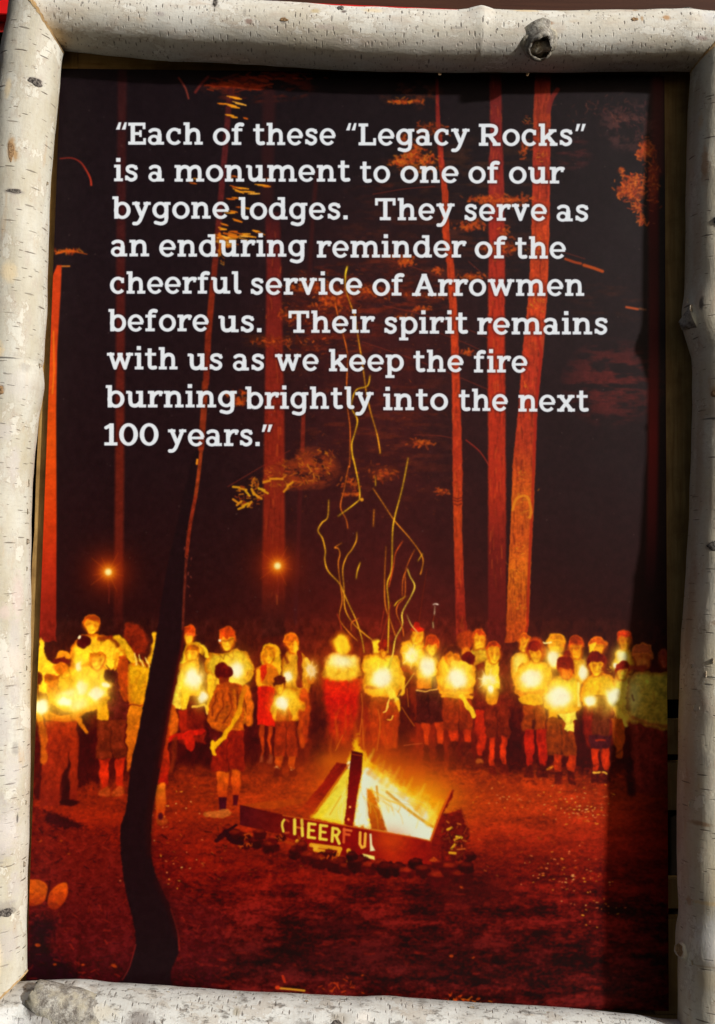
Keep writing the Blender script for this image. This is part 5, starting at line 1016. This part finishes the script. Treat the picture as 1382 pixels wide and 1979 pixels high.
def curl(parent, base, along, out_, L, W_, mat, curlr=.8):
    """a flake of bark that has peeled and rolled up"""
    bm = bmesh.new(); A = Vector(along).normalized(); O = Vector(out_).normalized(); U = A.cross(O); rows = []; rr = random.Random(int(L * 1e7 + W_ * 1e8))
    for k in range(7):
        a = k / 6 * curlr * 3.1; p = base + O * (L * (1 - math.cos(a)) * .35) + U * (L * math.sin(a) * .35)
        w_ = W_ * (1 - .5 * (k / 6) ** 2)
        rows.append([bm.verts.new(p + A * (w_ * (j / 4 - .5)) + O * rr.uniform(-.06, .06) * L) for j in range(5)])
    for k in range(6):
        for j in range(4): bm.faces.new((rows[k][j], rows[k][j + 1], rows[k + 1][j + 1], rows[k + 1][j]))
    ex = bmesh.ops.solidify(bm, geom=bm.faces[:], thickness=.00025)
    return mesh_obj("bark_flake", bm, mat, parent, True)

# ------------------------------------------------------------------ wall behind the frame
t = NT("stained_wall_wood"); co = t.n('TexCoord').outputs['Object']; g = t.noise(t.vm('MULTIPLY', co, (7, 7, 160)), 1.0, 6, .6)
wall_m = t.out(t.mix(t.ramp(g, .3, .7), (.040, .0125, .0055), (.062, .021, .010)), .7, .2, g, .001, .4)
bm = bmesh.new(); bmesh.ops.create_grid(bm, x_segments=2, y_segments=2, size=1.2); bmesh.ops.rotate(bm, verts=bm.verts, cent=(0, 0, 0), matrix=Matrix.Rotation(math.pi / 2, 3, 'X')); bmesh.ops.translate(bm, verts=bm.verts, vec=(0, .13, .45))
wall = mesh_obj("wall", bm, wall_m); wall["kind"] = "structure"; wall["label"] = "dark brown stained wood wall behind the birch frame"

def paint_mat(name, c, rough=.45):
    t = NT(name); co = t.n('TexCoord').outputs['Object']; g = t.noise(co, 60, 4); return t.out(t.mix(t.ramp(g, .3, .8), c, tuple(x * .8 for x in c)), rough, .3, g, .0003, .3)
red_m = paint_mat("red_paint", (.62, .006, .006)); dred_m = paint_mat("shaded_red_paint", (.30, .012, .008)); org_m = paint_mat("orange_paint", (.80, .10, .02))  # darker copy of the red has the lower board's shade mixed in
rail = empty("red_rail", at(300, 30, .035), "bright red painted rail running behind the top birch log", "rail")
prism("upper_board", [(-90, -28), (430, -4), (640, 7), (900, 18), (1060, 22), (1060, 48), (-90, 25)], .032, .05, red_m, rail, .0006)
prism("lower_board", [(-90, 26), (600, 46), (600, 72), (-90, 68)], .046, .060, dred_m, rail, .0006)
e = prism("end_piece", [(1061, 20), (1142, 22), (1142, 46), (1061, 46)], .033, .05, org_m, rail, .0006); e["label"] = "orange end of the red rail"
sl = prism("slat", [(-60, 76), (60, 82), (60, 92), (-60, 88)], .030, .036, wood_mat("pale_slat_wood", (.50, .36, .16), (.66, .52, .28), 0), None, .0004)
sl["label"] = "thin pale wood slat peeking out left of the corner, under the red rail"; sl["category"] = "slat"

t = NT("gap_shade_black"); co = t.n('TexCoord').outputs['Object']; gg = t.noise(co, 40, 4); dark_m = t.out(t.mix(gg, (.002, .0015, .001), (.006, .004, .003)), 1.0, 0.0)
bp_ = prism("gap_shade_sheet", [(-140, 62), (1560, 62), (1560, 2120), (-140, 2120)], .0205, .0265, dark_m); bp_["label"] = "black sheet added behind the backing boards to darken their gaps"; bp_["category"] = "panel"  # added near-black sheet, stands in for the shade inside the gaps

# ------------------------------------------------------------------ backing boards and poster
LB = .0053
lath_m = wood_mat("backing_wood", (.27, .145, .042), (.46, .30, .105), 2)
back = empty("backing_board", at(691, 1979, LB), "olive brown wooden backing boards showing as strips round the poster", "backing board")
prism("board", [(104, 90), (150, 90), (150, 1960), (30, 1960), (46, 1500), (57, 1240), (61, 1090), (66, 1027), (69, 926), (75, 800), (82, 640), (93, 300)], LB, LB + .012, lath_m, back, .0004)
prism("board", [(151, 88), (1265, 88), (1265, 175), (151, 170)], LB, LB + .012, wood_mat("backing_wood_top", (.27, .145, .042), (.46, .30, .105), 0), back, .0004)
for a, b in ((90, 1352), (1392, 1458), (1474, 1566), (1700, 1756), (1776, 1960)):
    prism("board", [(1266, a), (1352, a), (1352, b), (1266, b)], LB, LB + .012, lath_m, back, .0005)
prism("board", [(40, 1962), (1352, 1962), (1352, 2000), (40, 2000)], LB, LB + .012, lath_m, back, .0004)

poster = empty("poster", (0, 0, 0), "large poster of a night campfire circle with white slab-serif quotation about Legacy Rocks", "poster")
t = NT("foam_board_edge"); foam_m = t.out((.06, .05, .05), .6, .2)
bm = bmesh.new(); bmesh.ops.create_cube(bm, size=1.0)
bmesh.ops.scale(bm, verts=bm.verts, vec=(POSTER_W, .0047, POSTER_H)); bmesh.ops.translate(bm, verts=bm.verts, vec=(0, .0027, POSTER_H / 2)); mesh_obj("foam_board", bm, foam_m, poster)

# the print is laid into the poster's own upright coordinates
TW, TH = 1360, 2036
gx = (np.arange(TW) + .5) / TW * POSTER_W - POSTER_W / 2; gz = (np.arange(TH) + .5) / TH * POSTER_H
GX, GZ = np.meshgrid(gx, gz); Q = (np.stack([GX, np.zeros_like(GX), GZ], -1) - CL) @ CR
U = 691.0 + FPX * Q[..., 0] / -Q[..., 2] - .5; V = 989.5 - FPX * Q[..., 1] / -Q[..., 2] - .5
U = np.clip(U, 0, PW - 2.001); V = np.clip(V, 0, PH - 2.001); iu, iv = U.astype(int), V.astype(int); fu, fv = (U - iu)[..., None], (V - iv)[..., None]
tex = (img[iv, iu] * (1 - fu) + img[iv, iu + 1] * fu) * (1 - fv) + (img[iv + 1, iu] * (1 - fu) + img[iv + 1, iu + 1] * fu) * fv
lin = np.where(tex <= .04045, tex / 12.92, ((tex + .055) / 1.055) ** 2.4)
lin = np.clip((lin - PRINT_HAZE) * PRINT_GAIN, 0.0006, .92)
tex = np.where(lin <= .0031308, lin * 12.92, 1.055 * lin ** (1 / 2.4) - .055)
im = bpy.data.images.new("campfire_print", TW, TH, alpha=False)
rgba = np.ones((TH, TW, 4), np.float32); rgba[..., :3] = tex; im.pixels.foreach_set(rgba.ravel()); im.update(); im.pack()
t = NT("printed_paper"); uvn = t.n('UVMap').outputs[0]
ti = t.n('TexImage', {'Vector': uvn}); ti.image = im; ti.interpolation = 'Cubic'
gr = t.noise(t.n('TexCoord').outputs['Object'], 9.0, 2)
print_m = t.out(ti.outputs[0], .5, .13, gr, .004, .25)
bm = bmesh.new(); uvl = bm.loops.layers.uv.new("UVMap"); nx, nz = 24, 36; vv = []
for j in range(nz + 1):
    vv.append([bm.verts.new((POSTER_W * (i / nx - .5), -.0001 - .00025 * (1 + math.sin(i * .5 + j * .3) * math.sin(j * .37)) * math.sin(math.pi * i / nx) * math.sin(math.pi * j / nz), POSTER_H * j / nz)) for i in range(nx + 1)])
for j in range(nz):
    for i in range(nx):
        f = bm.faces.new((vv[j][i], vv[j][i + 1], vv[j + 1][i + 1], vv[j + 1][i]))
        for lp, (a, b) in zip(f.loops, ((i, j), (i + 1, j), (i + 1, j + 1), (i, j + 1))): lp[uvl].uv = (a / nx, b / nz)
mesh_obj("print", bm, print_m, poster, True)

# ------------------------------------------------------------------ the four birch logs
cut_m = wood_mat("cut_birch_wood", (.30, .19, .085), (.52, .38, .20), 2)
t = NT("knot_bark"); co = t.n('TexCoord').outputs['Object']; g = t.noise(co, 420, 6, .8); knot_m = t.out(t.mix(t.ramp(g, .42, .68), (.022, .019, .018), (.30, .27, .24)), .85, .2, g, .001, 1)
t = NT("dark_knot_heart"); co = t.n('TexCoord').outputs['Object']; g = t.noise(co, 300, 6, .8); heart_m = t.out(t.mix(t.ramp(g, .45, .75), (.020, .014, .010), (.12, .085, .05)), .9, .1, g, .001, 1)
t = NT("rusty_scab"); co = t.n('TexCoord').outputs['Object']; g = t.noise(co, 500, 6, .8); rust_m = t.out(t.mix(t.ramp(g, .35, .7), (.16, .085, .04), (.45, .30, .16)), .85, .2, g, .001, 1)
t = NT("flake_bark"); co = t.n('TexCoord').outputs['Object']; g = t.noise(co, 300, 5, .7); flake_m = t.out(t.mix(t.ramp(g, .35, .7), (.46, .36, .24), (.74, .69, .60)), .8, .2, g, .0006, .6)
t = NT("stub_bark"); co = t.n('TexCoord').outputs['Object']; ga = t.noise(co, 160, 6, .75); gb = t.noise(co, 60, 4, .6)
stub_m = t.out(t.mix(t.ramp(gb, .45, .62), t.mix(t.ramp(ga, .4, .65), (.13, .115, .10), (.47, .46, .42)), (.40, .37, .29)), .85, .2, ga, .0016, 1)
def plane_px(a, b, side):
    """saw-cut plane through two photo points, upright to the print; side = a photo point on the waste side"""
    A, B = at(*a, -.03), at(*b, -.03); d = (B - A).normalized(); n = d.cross(Vector((0, 1, 0))).normalized()
    if (at(*side, -.03) - A).dot(n) < 0: n = -n
    return A, n
GR, BK, RU, PK, CRM = (.20, .18, .17), (.045, .04, .038), (.36, .21, .08), (.52, .42, .41), (.66, .52, .30)

# left log. s = photo y of the axis
LR_ = [(-90, 140), (0, 136), (60, 130), (95, 122), (130, 118), (190, 113), (250, 106), (300, 102), (350, 98.5), (400, 96), (500, 93), (600, 90), (650, 87), (690, 84.5), (706, 81.5), (722, 84), (742, 86), (762, 82), (800, 75), (830, 71), (870, 66.5), (930, 62), (1000, 59), (1150, 57.5), (1300, 56.5), (1500, 55), (1650, 51), (1800, 47), (1880, 47.5), (1990, 46), (2080, 44)]
def lrad(y): return float(np.interp(y, [0, 150, 1979], [58, 60, 63]))
tabL = [(y, x - lrad(y), y, 52, lrad(y)) for y, x in LR_]
left = Log("birch_log", tabL, 330, "smooth cream birch log standing at the left side of the frame, short dark dashes", seed=3)
def sp(lg, s, c, ru, rv, col, k=1.0, rag=.5):
    u, v = lg.uvat(s, c); return (u, v, ru * PXM, rv * PXM, col, k, rag)
# across coordinate: +1 is the side next to the poster
def cL(x, y): u, v, h, r = lerp_tab(tabL, y); return (x - u) / r
SG = 1.0
spotsL = [(x, y, a, b, c, k, r) for x, y, a, b, c, k, r in [(20, 1400, 26, 36, (0.40, 0.375, 0.365), .6, 1.3), (40, 1480, 18, 34, (0.43, 0.405, 0.395), .6, 1.3), (12, 1540, 24, 26, (0.36, 0.335, 0.325), .6, 1.3), (34, 1570, 22, 30, (0.40, 0.375, 0.365), .6, 1.3), (20, 1630, 26, 20, (0.34, 0.315, 0.305), .6, 1.3), (40, 1700, 14, 30, (0.42, 0.395, 0.385), .6, 1.3), (10, 1350, 24, 20, (0.44, 0.415, 0.405), .6, 1.3), (30, 1810, 22, 34, (0.40, 0.375, 0.365), .6, 1.3), (44, 1330, 12, 30, (0.40, 0.375, 0.365), .6, 1.3), (46, 900, 12, 40, (0.45, 0.425, 0.415), .6, 1.3), (44, 1230, 12, 40, (0.42, 0.395, 0.385), .6, 1.3), (30, 840, 16, 20, (0.45, 0.425, 0.415), .6, 1.3), (88, 180, 17, 8, GR, .9, .5), (92, 184, 8, 5, BK, .9, .4), (50, 393, 20, 6, GR, .9, .6), (44, 312, 9, 26, RU, .8, .7), (52, 325, 5, 12, RU, .8, .6), (36, 200, 8, 22, CRM, .6, .5),
          (12, 152, 14, 12, (.35, .26, .14), .6, .7), (10, 690, 22, 20, CRM, .9, .6), (8, 712, 14, 3.5, BK, .85, .5), (8, 716, 12, 5, (.25, .17, .10), .8, .5), (24, 764, 9, 9, (.26, .15, .07), .9, .4), (27, 760, 3, 4, (.1, .05, .03), .9, .3), (55, 750, 28, 26, (.50, .48, .46), .55, .9), (40, 545, 16, 22, CRM, .5, .6), (66, 722, 12, 10, GR, .4, .9),
          (3, 952, 8, 5, BK, .9, .4), (60, 935, 9, 7, (.45, .38, .30), .6, .8), (48, 1150, 14, 46, PK, .5, .9), (30, 1180, 12, 16, PK, .5, .9), (10, 1218, 7, 5, RU, .5, .5), (8, 1188, 14, 3, GR, .8, .5), (40, 1275, 30, 30, (.55, .50, .46), .5, .9), (44, 1440, 8, 14, GR, .5, .9), (30, 1600, 34, 36, (.50, .47, .46), .6, 1.0), (28, 1745, 20, 7, BK, .9, .8), (26, 1738, 26, 14, GR, .55, .8), (2, 1795, 5, 12, (.45, .16, .10), .7, .4), (8, 1830, 18, 44, (.72, .60, .40), .6, .6), (10, 1650, 24, 3, GR, .7, .7), (45, 1572, 2.5, 10, BK, .8, .5), (6, 1636, 8, 14, (.70, .60, .42), .6, .5), (30, 705, 30, 2, BK, .8, .3)]]
# the ring direction B decides the sign of the across coordinate
SG = 1.0 if left.axes(50)[2].x > 0 else -1.0
barkL = bark_mat("birch_bark_left", 'smooth', [sp(left, y, SG * cL(x, y), a, b, c, k, r) for x, y, a, b, c, k, r in spotsL], .0, base=((.40, .37, .285), (.50, .50, .455), (.39, .345, .295)))
pTL = ((56, -6), (122, 98)); pBL = ((47, 1885), (-3, 1929))
left.build(barkL, planes=[plane_px(*pTL, (300, -50)), plane_px(*pBL, (40, 2000))], cutmat=cut_m)
left.knot(181, SG * math.asin(max(-1, min(1, cL(88, 181)))), .0036, .0085, knot_m, .0006)
left.knot(392, SG * math.asin(cL(50, 392)), .0020, .0085, knot_m, .0003)
left.knot(765, SG * math.asin(cL(24, 765)), .0040, .0036, rust_m, .0012)
left.knot(318, SG * math.asin(cL(44, 318)), .011, .0030, rust_m, .0003)
left.knot(1746, SG * math.asin(cL(28, 1746)), .0040, .0085, knot_m, .0008)
for y_, L_2, W_2 in ((355, .003, .004), (562, .0025, .003), (714, .005, .005), (926, .006, .005), (933, .004, .006), (990, .004, .007), (1050, .005, .006), (1100, .004, .005), (1290, .004, .006), (1545, .003, .005), (1588, .002, .003), (1665, .004, .006), (1680, .003, .004), (1850, .002, .004)):
    i = left.idx(y_); T, N, B = left.axes(i); th = SG * 1.42; curl(left.root, left.point(i, th, -.0003), T, N * math.cos(th) + B * math.sin(th), L_2, W_2, flake_m, RNG.uniform(.4, 1.0))

# top log. s = photo x
TU = [(-60, -22), (0, -18), (120, -16), (250, -10), (350, -5), (450, 0), (550, 7), (640, 14), (780, 20), (880, 24), (905, 22), (926, 16), (945, 23), (1000, 25), (1100, 25.5), (1200, 24), (1290, 22), (1318, 20), (1345, 24), (1382, 26), (1460, 30)]
TLo = [(-60, 84), (0, 88), (122, 97), (200, 105), (330, 116), (450, 120), (550, 126), (650, 133), (750, 137), (850, 139), (1000, 139), (1100, 139), (1200, 136), (1300, 135), (1382, 138), (1460, 140)]
def tt(x):
    a = float(np.interp(x, [p[0] for p in TU], [p[1] for p in TU])); b = float(np.interp(x, [p[0] for p in TLo], [p[1] for p in TLo])); return (a + b) / 2, (b - a) / 2
tabT = [(x, x, tt(x)[0], TOP_H, tt(x)[1]) for x in sorted({p[0] for p in TU} | {p[0] for p in TLo})]
top = Log("birch_log", tabT, 330, "birch log lying along the top of the frame, with a hollow round knot", seed=5)
def cT(x, y): v, r = tt(x); return (y - v) / r
ST = 1.0 if top.axes(50)[2].z < 0 else -1.0
spotsT = [(423, 32, 4, 14, BK, .9, .5), (423, 36, 8, 18, GR, .6, .6), (425, 12, 12, 4, CRM, .8, .5), (657, 38, 7, 10, BK, .95, .5), (664, 52, 7, 5, (.12, .09, .08), .9, .6), (611, 52, 10, 7, (.48, .38, .20), .7, .4), (554, 73, 8, 7, GR, .8, .9), (489, 76, 9, 6, (.25, .15, .12), .8, .8), (718, 48, 22, 8, CRM, .6, .7), (878, 86, 13, 3, GR, .5, .5), (635, 86, 26, 6, (.44, .36, .33), .5, .8), (322, 62, 12, 5, (.40, .36, .36), .6, .8), (230, 24, 5, 6, (.50, .40, .32), .5, .5), (480, 58, 4, 9, GR, .4, .9), (225, 85, 8, 5, (.36, .30, .26), .5, .8),
          (1010, 40, 32, 9, (.62, .47, .24), .7, .6), (1080, 38, 14, 6, (.62, .50, .28), .5, .6), (1219, 37, 7, 5, RU, .9, .5), (1211, 67, 6, 5, (.20, .10, .05), .9, .6), (1226, 65, 3, 8, RU, .7, .6), (1272, 62, 8, 8, (.40, .22, .09), .85, .25), (1320, 30, 10, 9, GR, .8, .6), (1318, 24, 12, 3, BK, .8, .5), (1053, 76, 8, 5, (.30, .16, .08), .8, .7), (1020, 88, 34, 10, (.46, .40, .34), .6, .6), (1355, 60, 20, 26, (.60, .62, .66), .5, .8), (1340, 104, 14, 5, (.30, .18, .17), .6, .6), (1160, 40, 5, 5, (.55, .42, .34), .3, .6), (700, 110, 90, 10, (.56, .50, .44), .4, .9), (900, 112, 120, 9, (.56, .50, .44), .4, .9)]
barkT = bark_mat("birch_bark_top", 'fine', [sp(top, x, ST * cT(x, y), b, a, c, k, r) for x, y, a, b, c, k, r in spotsT], 2.0, base=((.54, .505, .42), (.64, .64, .60), (.49, .425, .36)))
pTR = ((1328, 137), (1384, 86))
top.build(barkT, planes=[plane_px(*pTL, (40, 60)), plane_px(*pTR, (1382, 130))], cutmat=cut_m)
top.knot(423, ST * math.asin(cT(423, 34)), .0022, .0068, knot_m, .0008)
top.knot(658, ST * math.asin(cT(657, 40)), .0032, .0056, knot_m, .0010)
top.knot(554, ST * math.asin(cT(554, 72)), .0040, .0022, rust_m, .0006)
top.knot(1212, ST * math.asin(cT(1211, 66)), .0034, .0024, rust_m, .0008)
top.knot(1320, ST * math.asin(max(-1, cT(1320, 26))), .0052, .0028, knot_m, .0010)
top.knot(1034, ST * math.asin(cT(1030, 108)), .0190, .0150, stub_m, .0035, "knot_collar", rough_=.2, pit=.2)
kt = top.stub(1030, ST * math.asin(cT(1030, 112)), (.16, -.62, -.77), .0135, .0165, .0135, stub_m, heart_m, hollow=1.0)
curl(top.root, at(1020, 141, -.028), (1, 0, 0), (0, 0, -1), .005, .003, rust_m, .6)
curl(top.root, at(850, 141, -.022), (1, 0, 0), (0, -.3, -1), .0035, .0035, rust_m, .6)
for x_, th_, L_2, W_2 in ((926, -1.5, .003, .010), (610, .35, .002, .004), (1216, .1, .0025, .004), (720, -.3, .002, .006), (340, 1.3, .002, .004)):
    i = top.idx(x_); T, N, B = top.axes(i); th = ST * th_; curl(top.root, top.point(i, th, -.0003), T, N * math.cos(th) + B * math.sin(th), L_2, W_2, flake_m, .4)

# right log. s = photo y
RL = [(-40, 1362), (60, 1356), (100, 1345), (137, 1334), (200, 1330), (300, 1327), (350, 1326), (450, 1325), (540, 1325), (575, 1323), (600, 1319), (625, 1320), (650, 1328), (680, 1337), (720, 1339), (800, 1339), (870, 1337), (940, 1335), (1000, 1333), (1080, 1328), (1150, 1325), (1250, 1318), (1300, 1317), (1350, 1316), (1450, 1314.5), (1600, 1313), (1700, 1313), (1750, 1316), (1785, 1315), (1808, 1311), (1830, 1310), (1842, 1315), (1979, 1315), (2090, 1315)]
def rrad(y): return float(np.interp(y, [0, 400, 1000, 1979], [56, 56, 58, 62]))
def rh(y): return float(np.interp(y, RIGHT_H[0], RIGHT_H[1]))
tabR = [(y, x + rrad(y), y, rh(y), rrad(y)) for y, x in RL]
right = Log("birch_log", tabR, 330, "birch log standing at the right side of the frame, inner edge browned partly by stain, partly as painted shade", seed=8)
def cR(x, y): u, v, h, r = lerp_tab(tabR, y); return (x - u) / r
SR = 1.0 if right.axes(50)[2].x > 0 else -1.0
spotsR = [(1334, 250, 12, 120, (.34, .24, .16), .4, .8), (1334, 480, 14, 110, (.34, .23, .15), .45, .8), (1342, 880, 12, 150, (.34, .24, .16), .45, .8), (1326, 1180, 13, 150, (.34, .24, .16), .5, .8), (1322, 1450, 16, 130, (.38, .29, .20), .45, .8), (1345, 335, 8, 40, (.36, .20, .10), .7, .8), (1340, 250, 7, 20, (.48, .34, .18), .5, .8), (1372, 444, 18, 14, GR, .6, .9), (1370, 447, 10, 7, BK, .9, .6), (1376, 455, 6, 8, (.35, .20, .08), .8, .5), (1335, 590, 12, 22, (.40, .32, .26), .7, .8), (1338, 600, 5, 12, BK, .8, .6), (1366, 665, 12, 14, GR, .4, .9), (1368, 765, 18, 12, (.40, .24, .10), .7, .6), (1350, 805, 22, 10, (.40, .32, .22), .6, .8), (1362, 818, 30, 2, BK, .8, .3), (1364, 1062, 20, 10, (.10, .095, .10), .9, .4), (1352, 1063, 6, 8, (.28, .22, .16), .6, .5), (1368, 1180, 2.5, 34, (.30, .20, .11), .8, .3), (1360, 1205, 8, 5, (.24, .14, .08), .7, .7), (1374, 1278, 10, 8, BK, .9, .6), (1352, 1308, 12, 2, BK, .7, .4), (1348, 1322, 10, 2, BK, .7, .4), (1372, 1336, 5, 4, BK, .8, .6), (1374, 1392, 4, 3, BK, .8, .6), (1335, 1580, 24, 5, (.28, .17, .09), .8, .7), (1350, 1725, 40, 4, (.50, .36, .18), .6, .8), (1358, 1790, 34, 50, (.60, .62, .64), .6, .6), (1348, 1870, 22, 20, (.50, .42, .28), .5, .7), (1345, 1842, 30, 2, (.35, .28, .2), .7, .3), (1322, 1728, 6, 9, (.35, .22, .12), .7, .7), (1372, 500, 16, 40, (.62, .56, .44), .4, .8), (1355, 1150, 30, 60, (.64, .62, .54), .4, .8)]  # long inner-edge spots paint warm brown shade; rust and knot marks are bark
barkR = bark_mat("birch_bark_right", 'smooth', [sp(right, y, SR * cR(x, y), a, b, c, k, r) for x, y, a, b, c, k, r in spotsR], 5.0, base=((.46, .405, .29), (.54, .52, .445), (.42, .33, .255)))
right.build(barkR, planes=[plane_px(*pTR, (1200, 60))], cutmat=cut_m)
right.knot(447, SR * math.asin(cR(1370, 447)), .0045, .0065, knot_m, .0014)
right.knot(1062, SR * math.asin(cR(1366, 1062)), .0046, .0105, knot_m, .0009)
right.knot(1278, SR * math.asin(cR(1375, 1278)), .0040, .0056, heart_m, .0008)
right.knot(768, SR * math.asin(cR(1370, 768)), .0050, .0080, rust_m, .0010)
right.stub(616, SR * -1.30, (-.85, .45, -.35), .0115, .0105, .0048, stub_m, heart_m)
right.stub(1826, SR * -1.30, (-.9, -.3, .1), .0070, .0085, .0072, barkR, cut_m, hollow=.2)
for y_, th_, L_2, W_2 in ((592, -1.2, .005, .006), (606, -1.0, .006, .008), (1545, -1.0, .004, .006), (1735, -1.15, .004, .006), (1728, -.9, .003, .005), (1826, -1.4, .006, .006), (1158, -1.35, .003, .004), (826, -1.5, .003, .003), (1292, -1.0, .003, .004), (1368, -.9, .003, .004), (1840, -.9, .003, .005), (1370, -.7, .002, .004), (1275, -.3, .004, .006), (1300, -.5, .004, .006)):
    i = right.idx(y_); T, N, B = right.axes(i); th = SR * th_; curl(right.root, right.point(i, th, -.0003), T, N * math.cos(th) + B * math.sin(th), L_2, W_2, flake_m, RNG.uniform(.4, .9))

# bottom log. s = photo x
BU = [(-80, 1916), (0, 1908), (45, 1905), (110, 1902), (150, 1903), (250, 1909), (300, 1912), (400, 1920), (450, 1924), (560, 1929), (640, 1933), (760, 1936), (880, 1944), (1000, 1950), (1090, 1955), (1200, 1967), (1300, 1978), (1420, 1990)]
tabB = [(x, x + 2, y + 66, 58, 66) for x, y in BU]
bot = Log("birch_log", tabB, 330, "white and grey speckled birch log along the bottom of the frame with a branch stub", seed=13, wav=.016)
def cB(x, y): u, v, h, r = lerp_tab(tabB, x); return (y - v) / r
SB = 1.0 if bot.axes(50)[2].z < 0 else -1.0
spotsB = [(80, 1924, 15, 20, BK, .9, .6), (120, 1965, 50, 8, BK, .55, .9), (130, 1945, 60, 30, GR, .7, .9), (280, 1950, 28, 24, GR, .8, .8), (278, 1975, 14, 10, BK, .8, .7), (590, 1965, 26, 14, GR, .8, .9), (640, 1972, 26, 18, BK, .75, .9), (655, 1950, 20, 12, (.35, .32, .27), .7, .9), (458, 1938, 8, 8, (.28, .25, .18), .7, .7), (455, 1975, 10, 10, GR, .6, .8), (800, 1965, 22, 16, GR, .5, .9), (990, 1965, 24, 12, GR, .7, .9), (1130, 1972, 14, 8, GR, .5, .9), (30, 1940, 26, 20, (.78, .80, .80), .7, .7), (60, 1955, 20, 18, (.62, .63, .64), .5, .8), (700, 1950, 14, 16, (.74, .72, .68), .6, .6), (200, 1932, 40, 14, (.52, .47, .36), .5, .9)]
barkB = bark_mat("birch_bark_bottom", 'rough', [sp(bot, x, SB * cB(x, y), b, a, c, k, r) for x, y, a, b, c, k, r in spotsB], 8.0, base=((.50, .51, .49), (.60, .62, .61), (.40, .385, .355)))
bot.build(barkB, planes=[plane_px(*pBL, (0, 1850))], cutmat=cut_m)
bot.stub(165, SB * math.asin(cB(165, 1975)), (-.86, -.10, .55), .056, .0270, .0125, stub_m, heart_m, hollow=.6, sink=.92)
bot.knot(640, SB * math.asin(cB(640, 1972)), .0120, .0120, knot_m, .0015)
bot.knot(278, SB * math.asin(cB(278, 1978)), .0090, .0090, knot_m, .0010)
for x_, th_, L_2, W_2 in ((245, -1.45, .003, .006), (590, -1.4, .003, .004), (660, -1.45, .002, .005), (905, -1.45, .003, .006), (1050, -1.42, .0025, .005), (1130, -1.45, .003, .004), (1195, -1.4, .003, .005), (450, -1.4, .004, .002), (1260, -1.45, .003, .003), (320, -1.45, .002, .004)):
    i = bot.idx(x_); T, N, B = bot.axes(i); th = SB * th_; curl(bot.root, bot.point(i, th, -.0002), T, N * math.cos(th) + B * math.sin(th), L_2, W_2, flake_m, RNG.uniform(.3, .9))
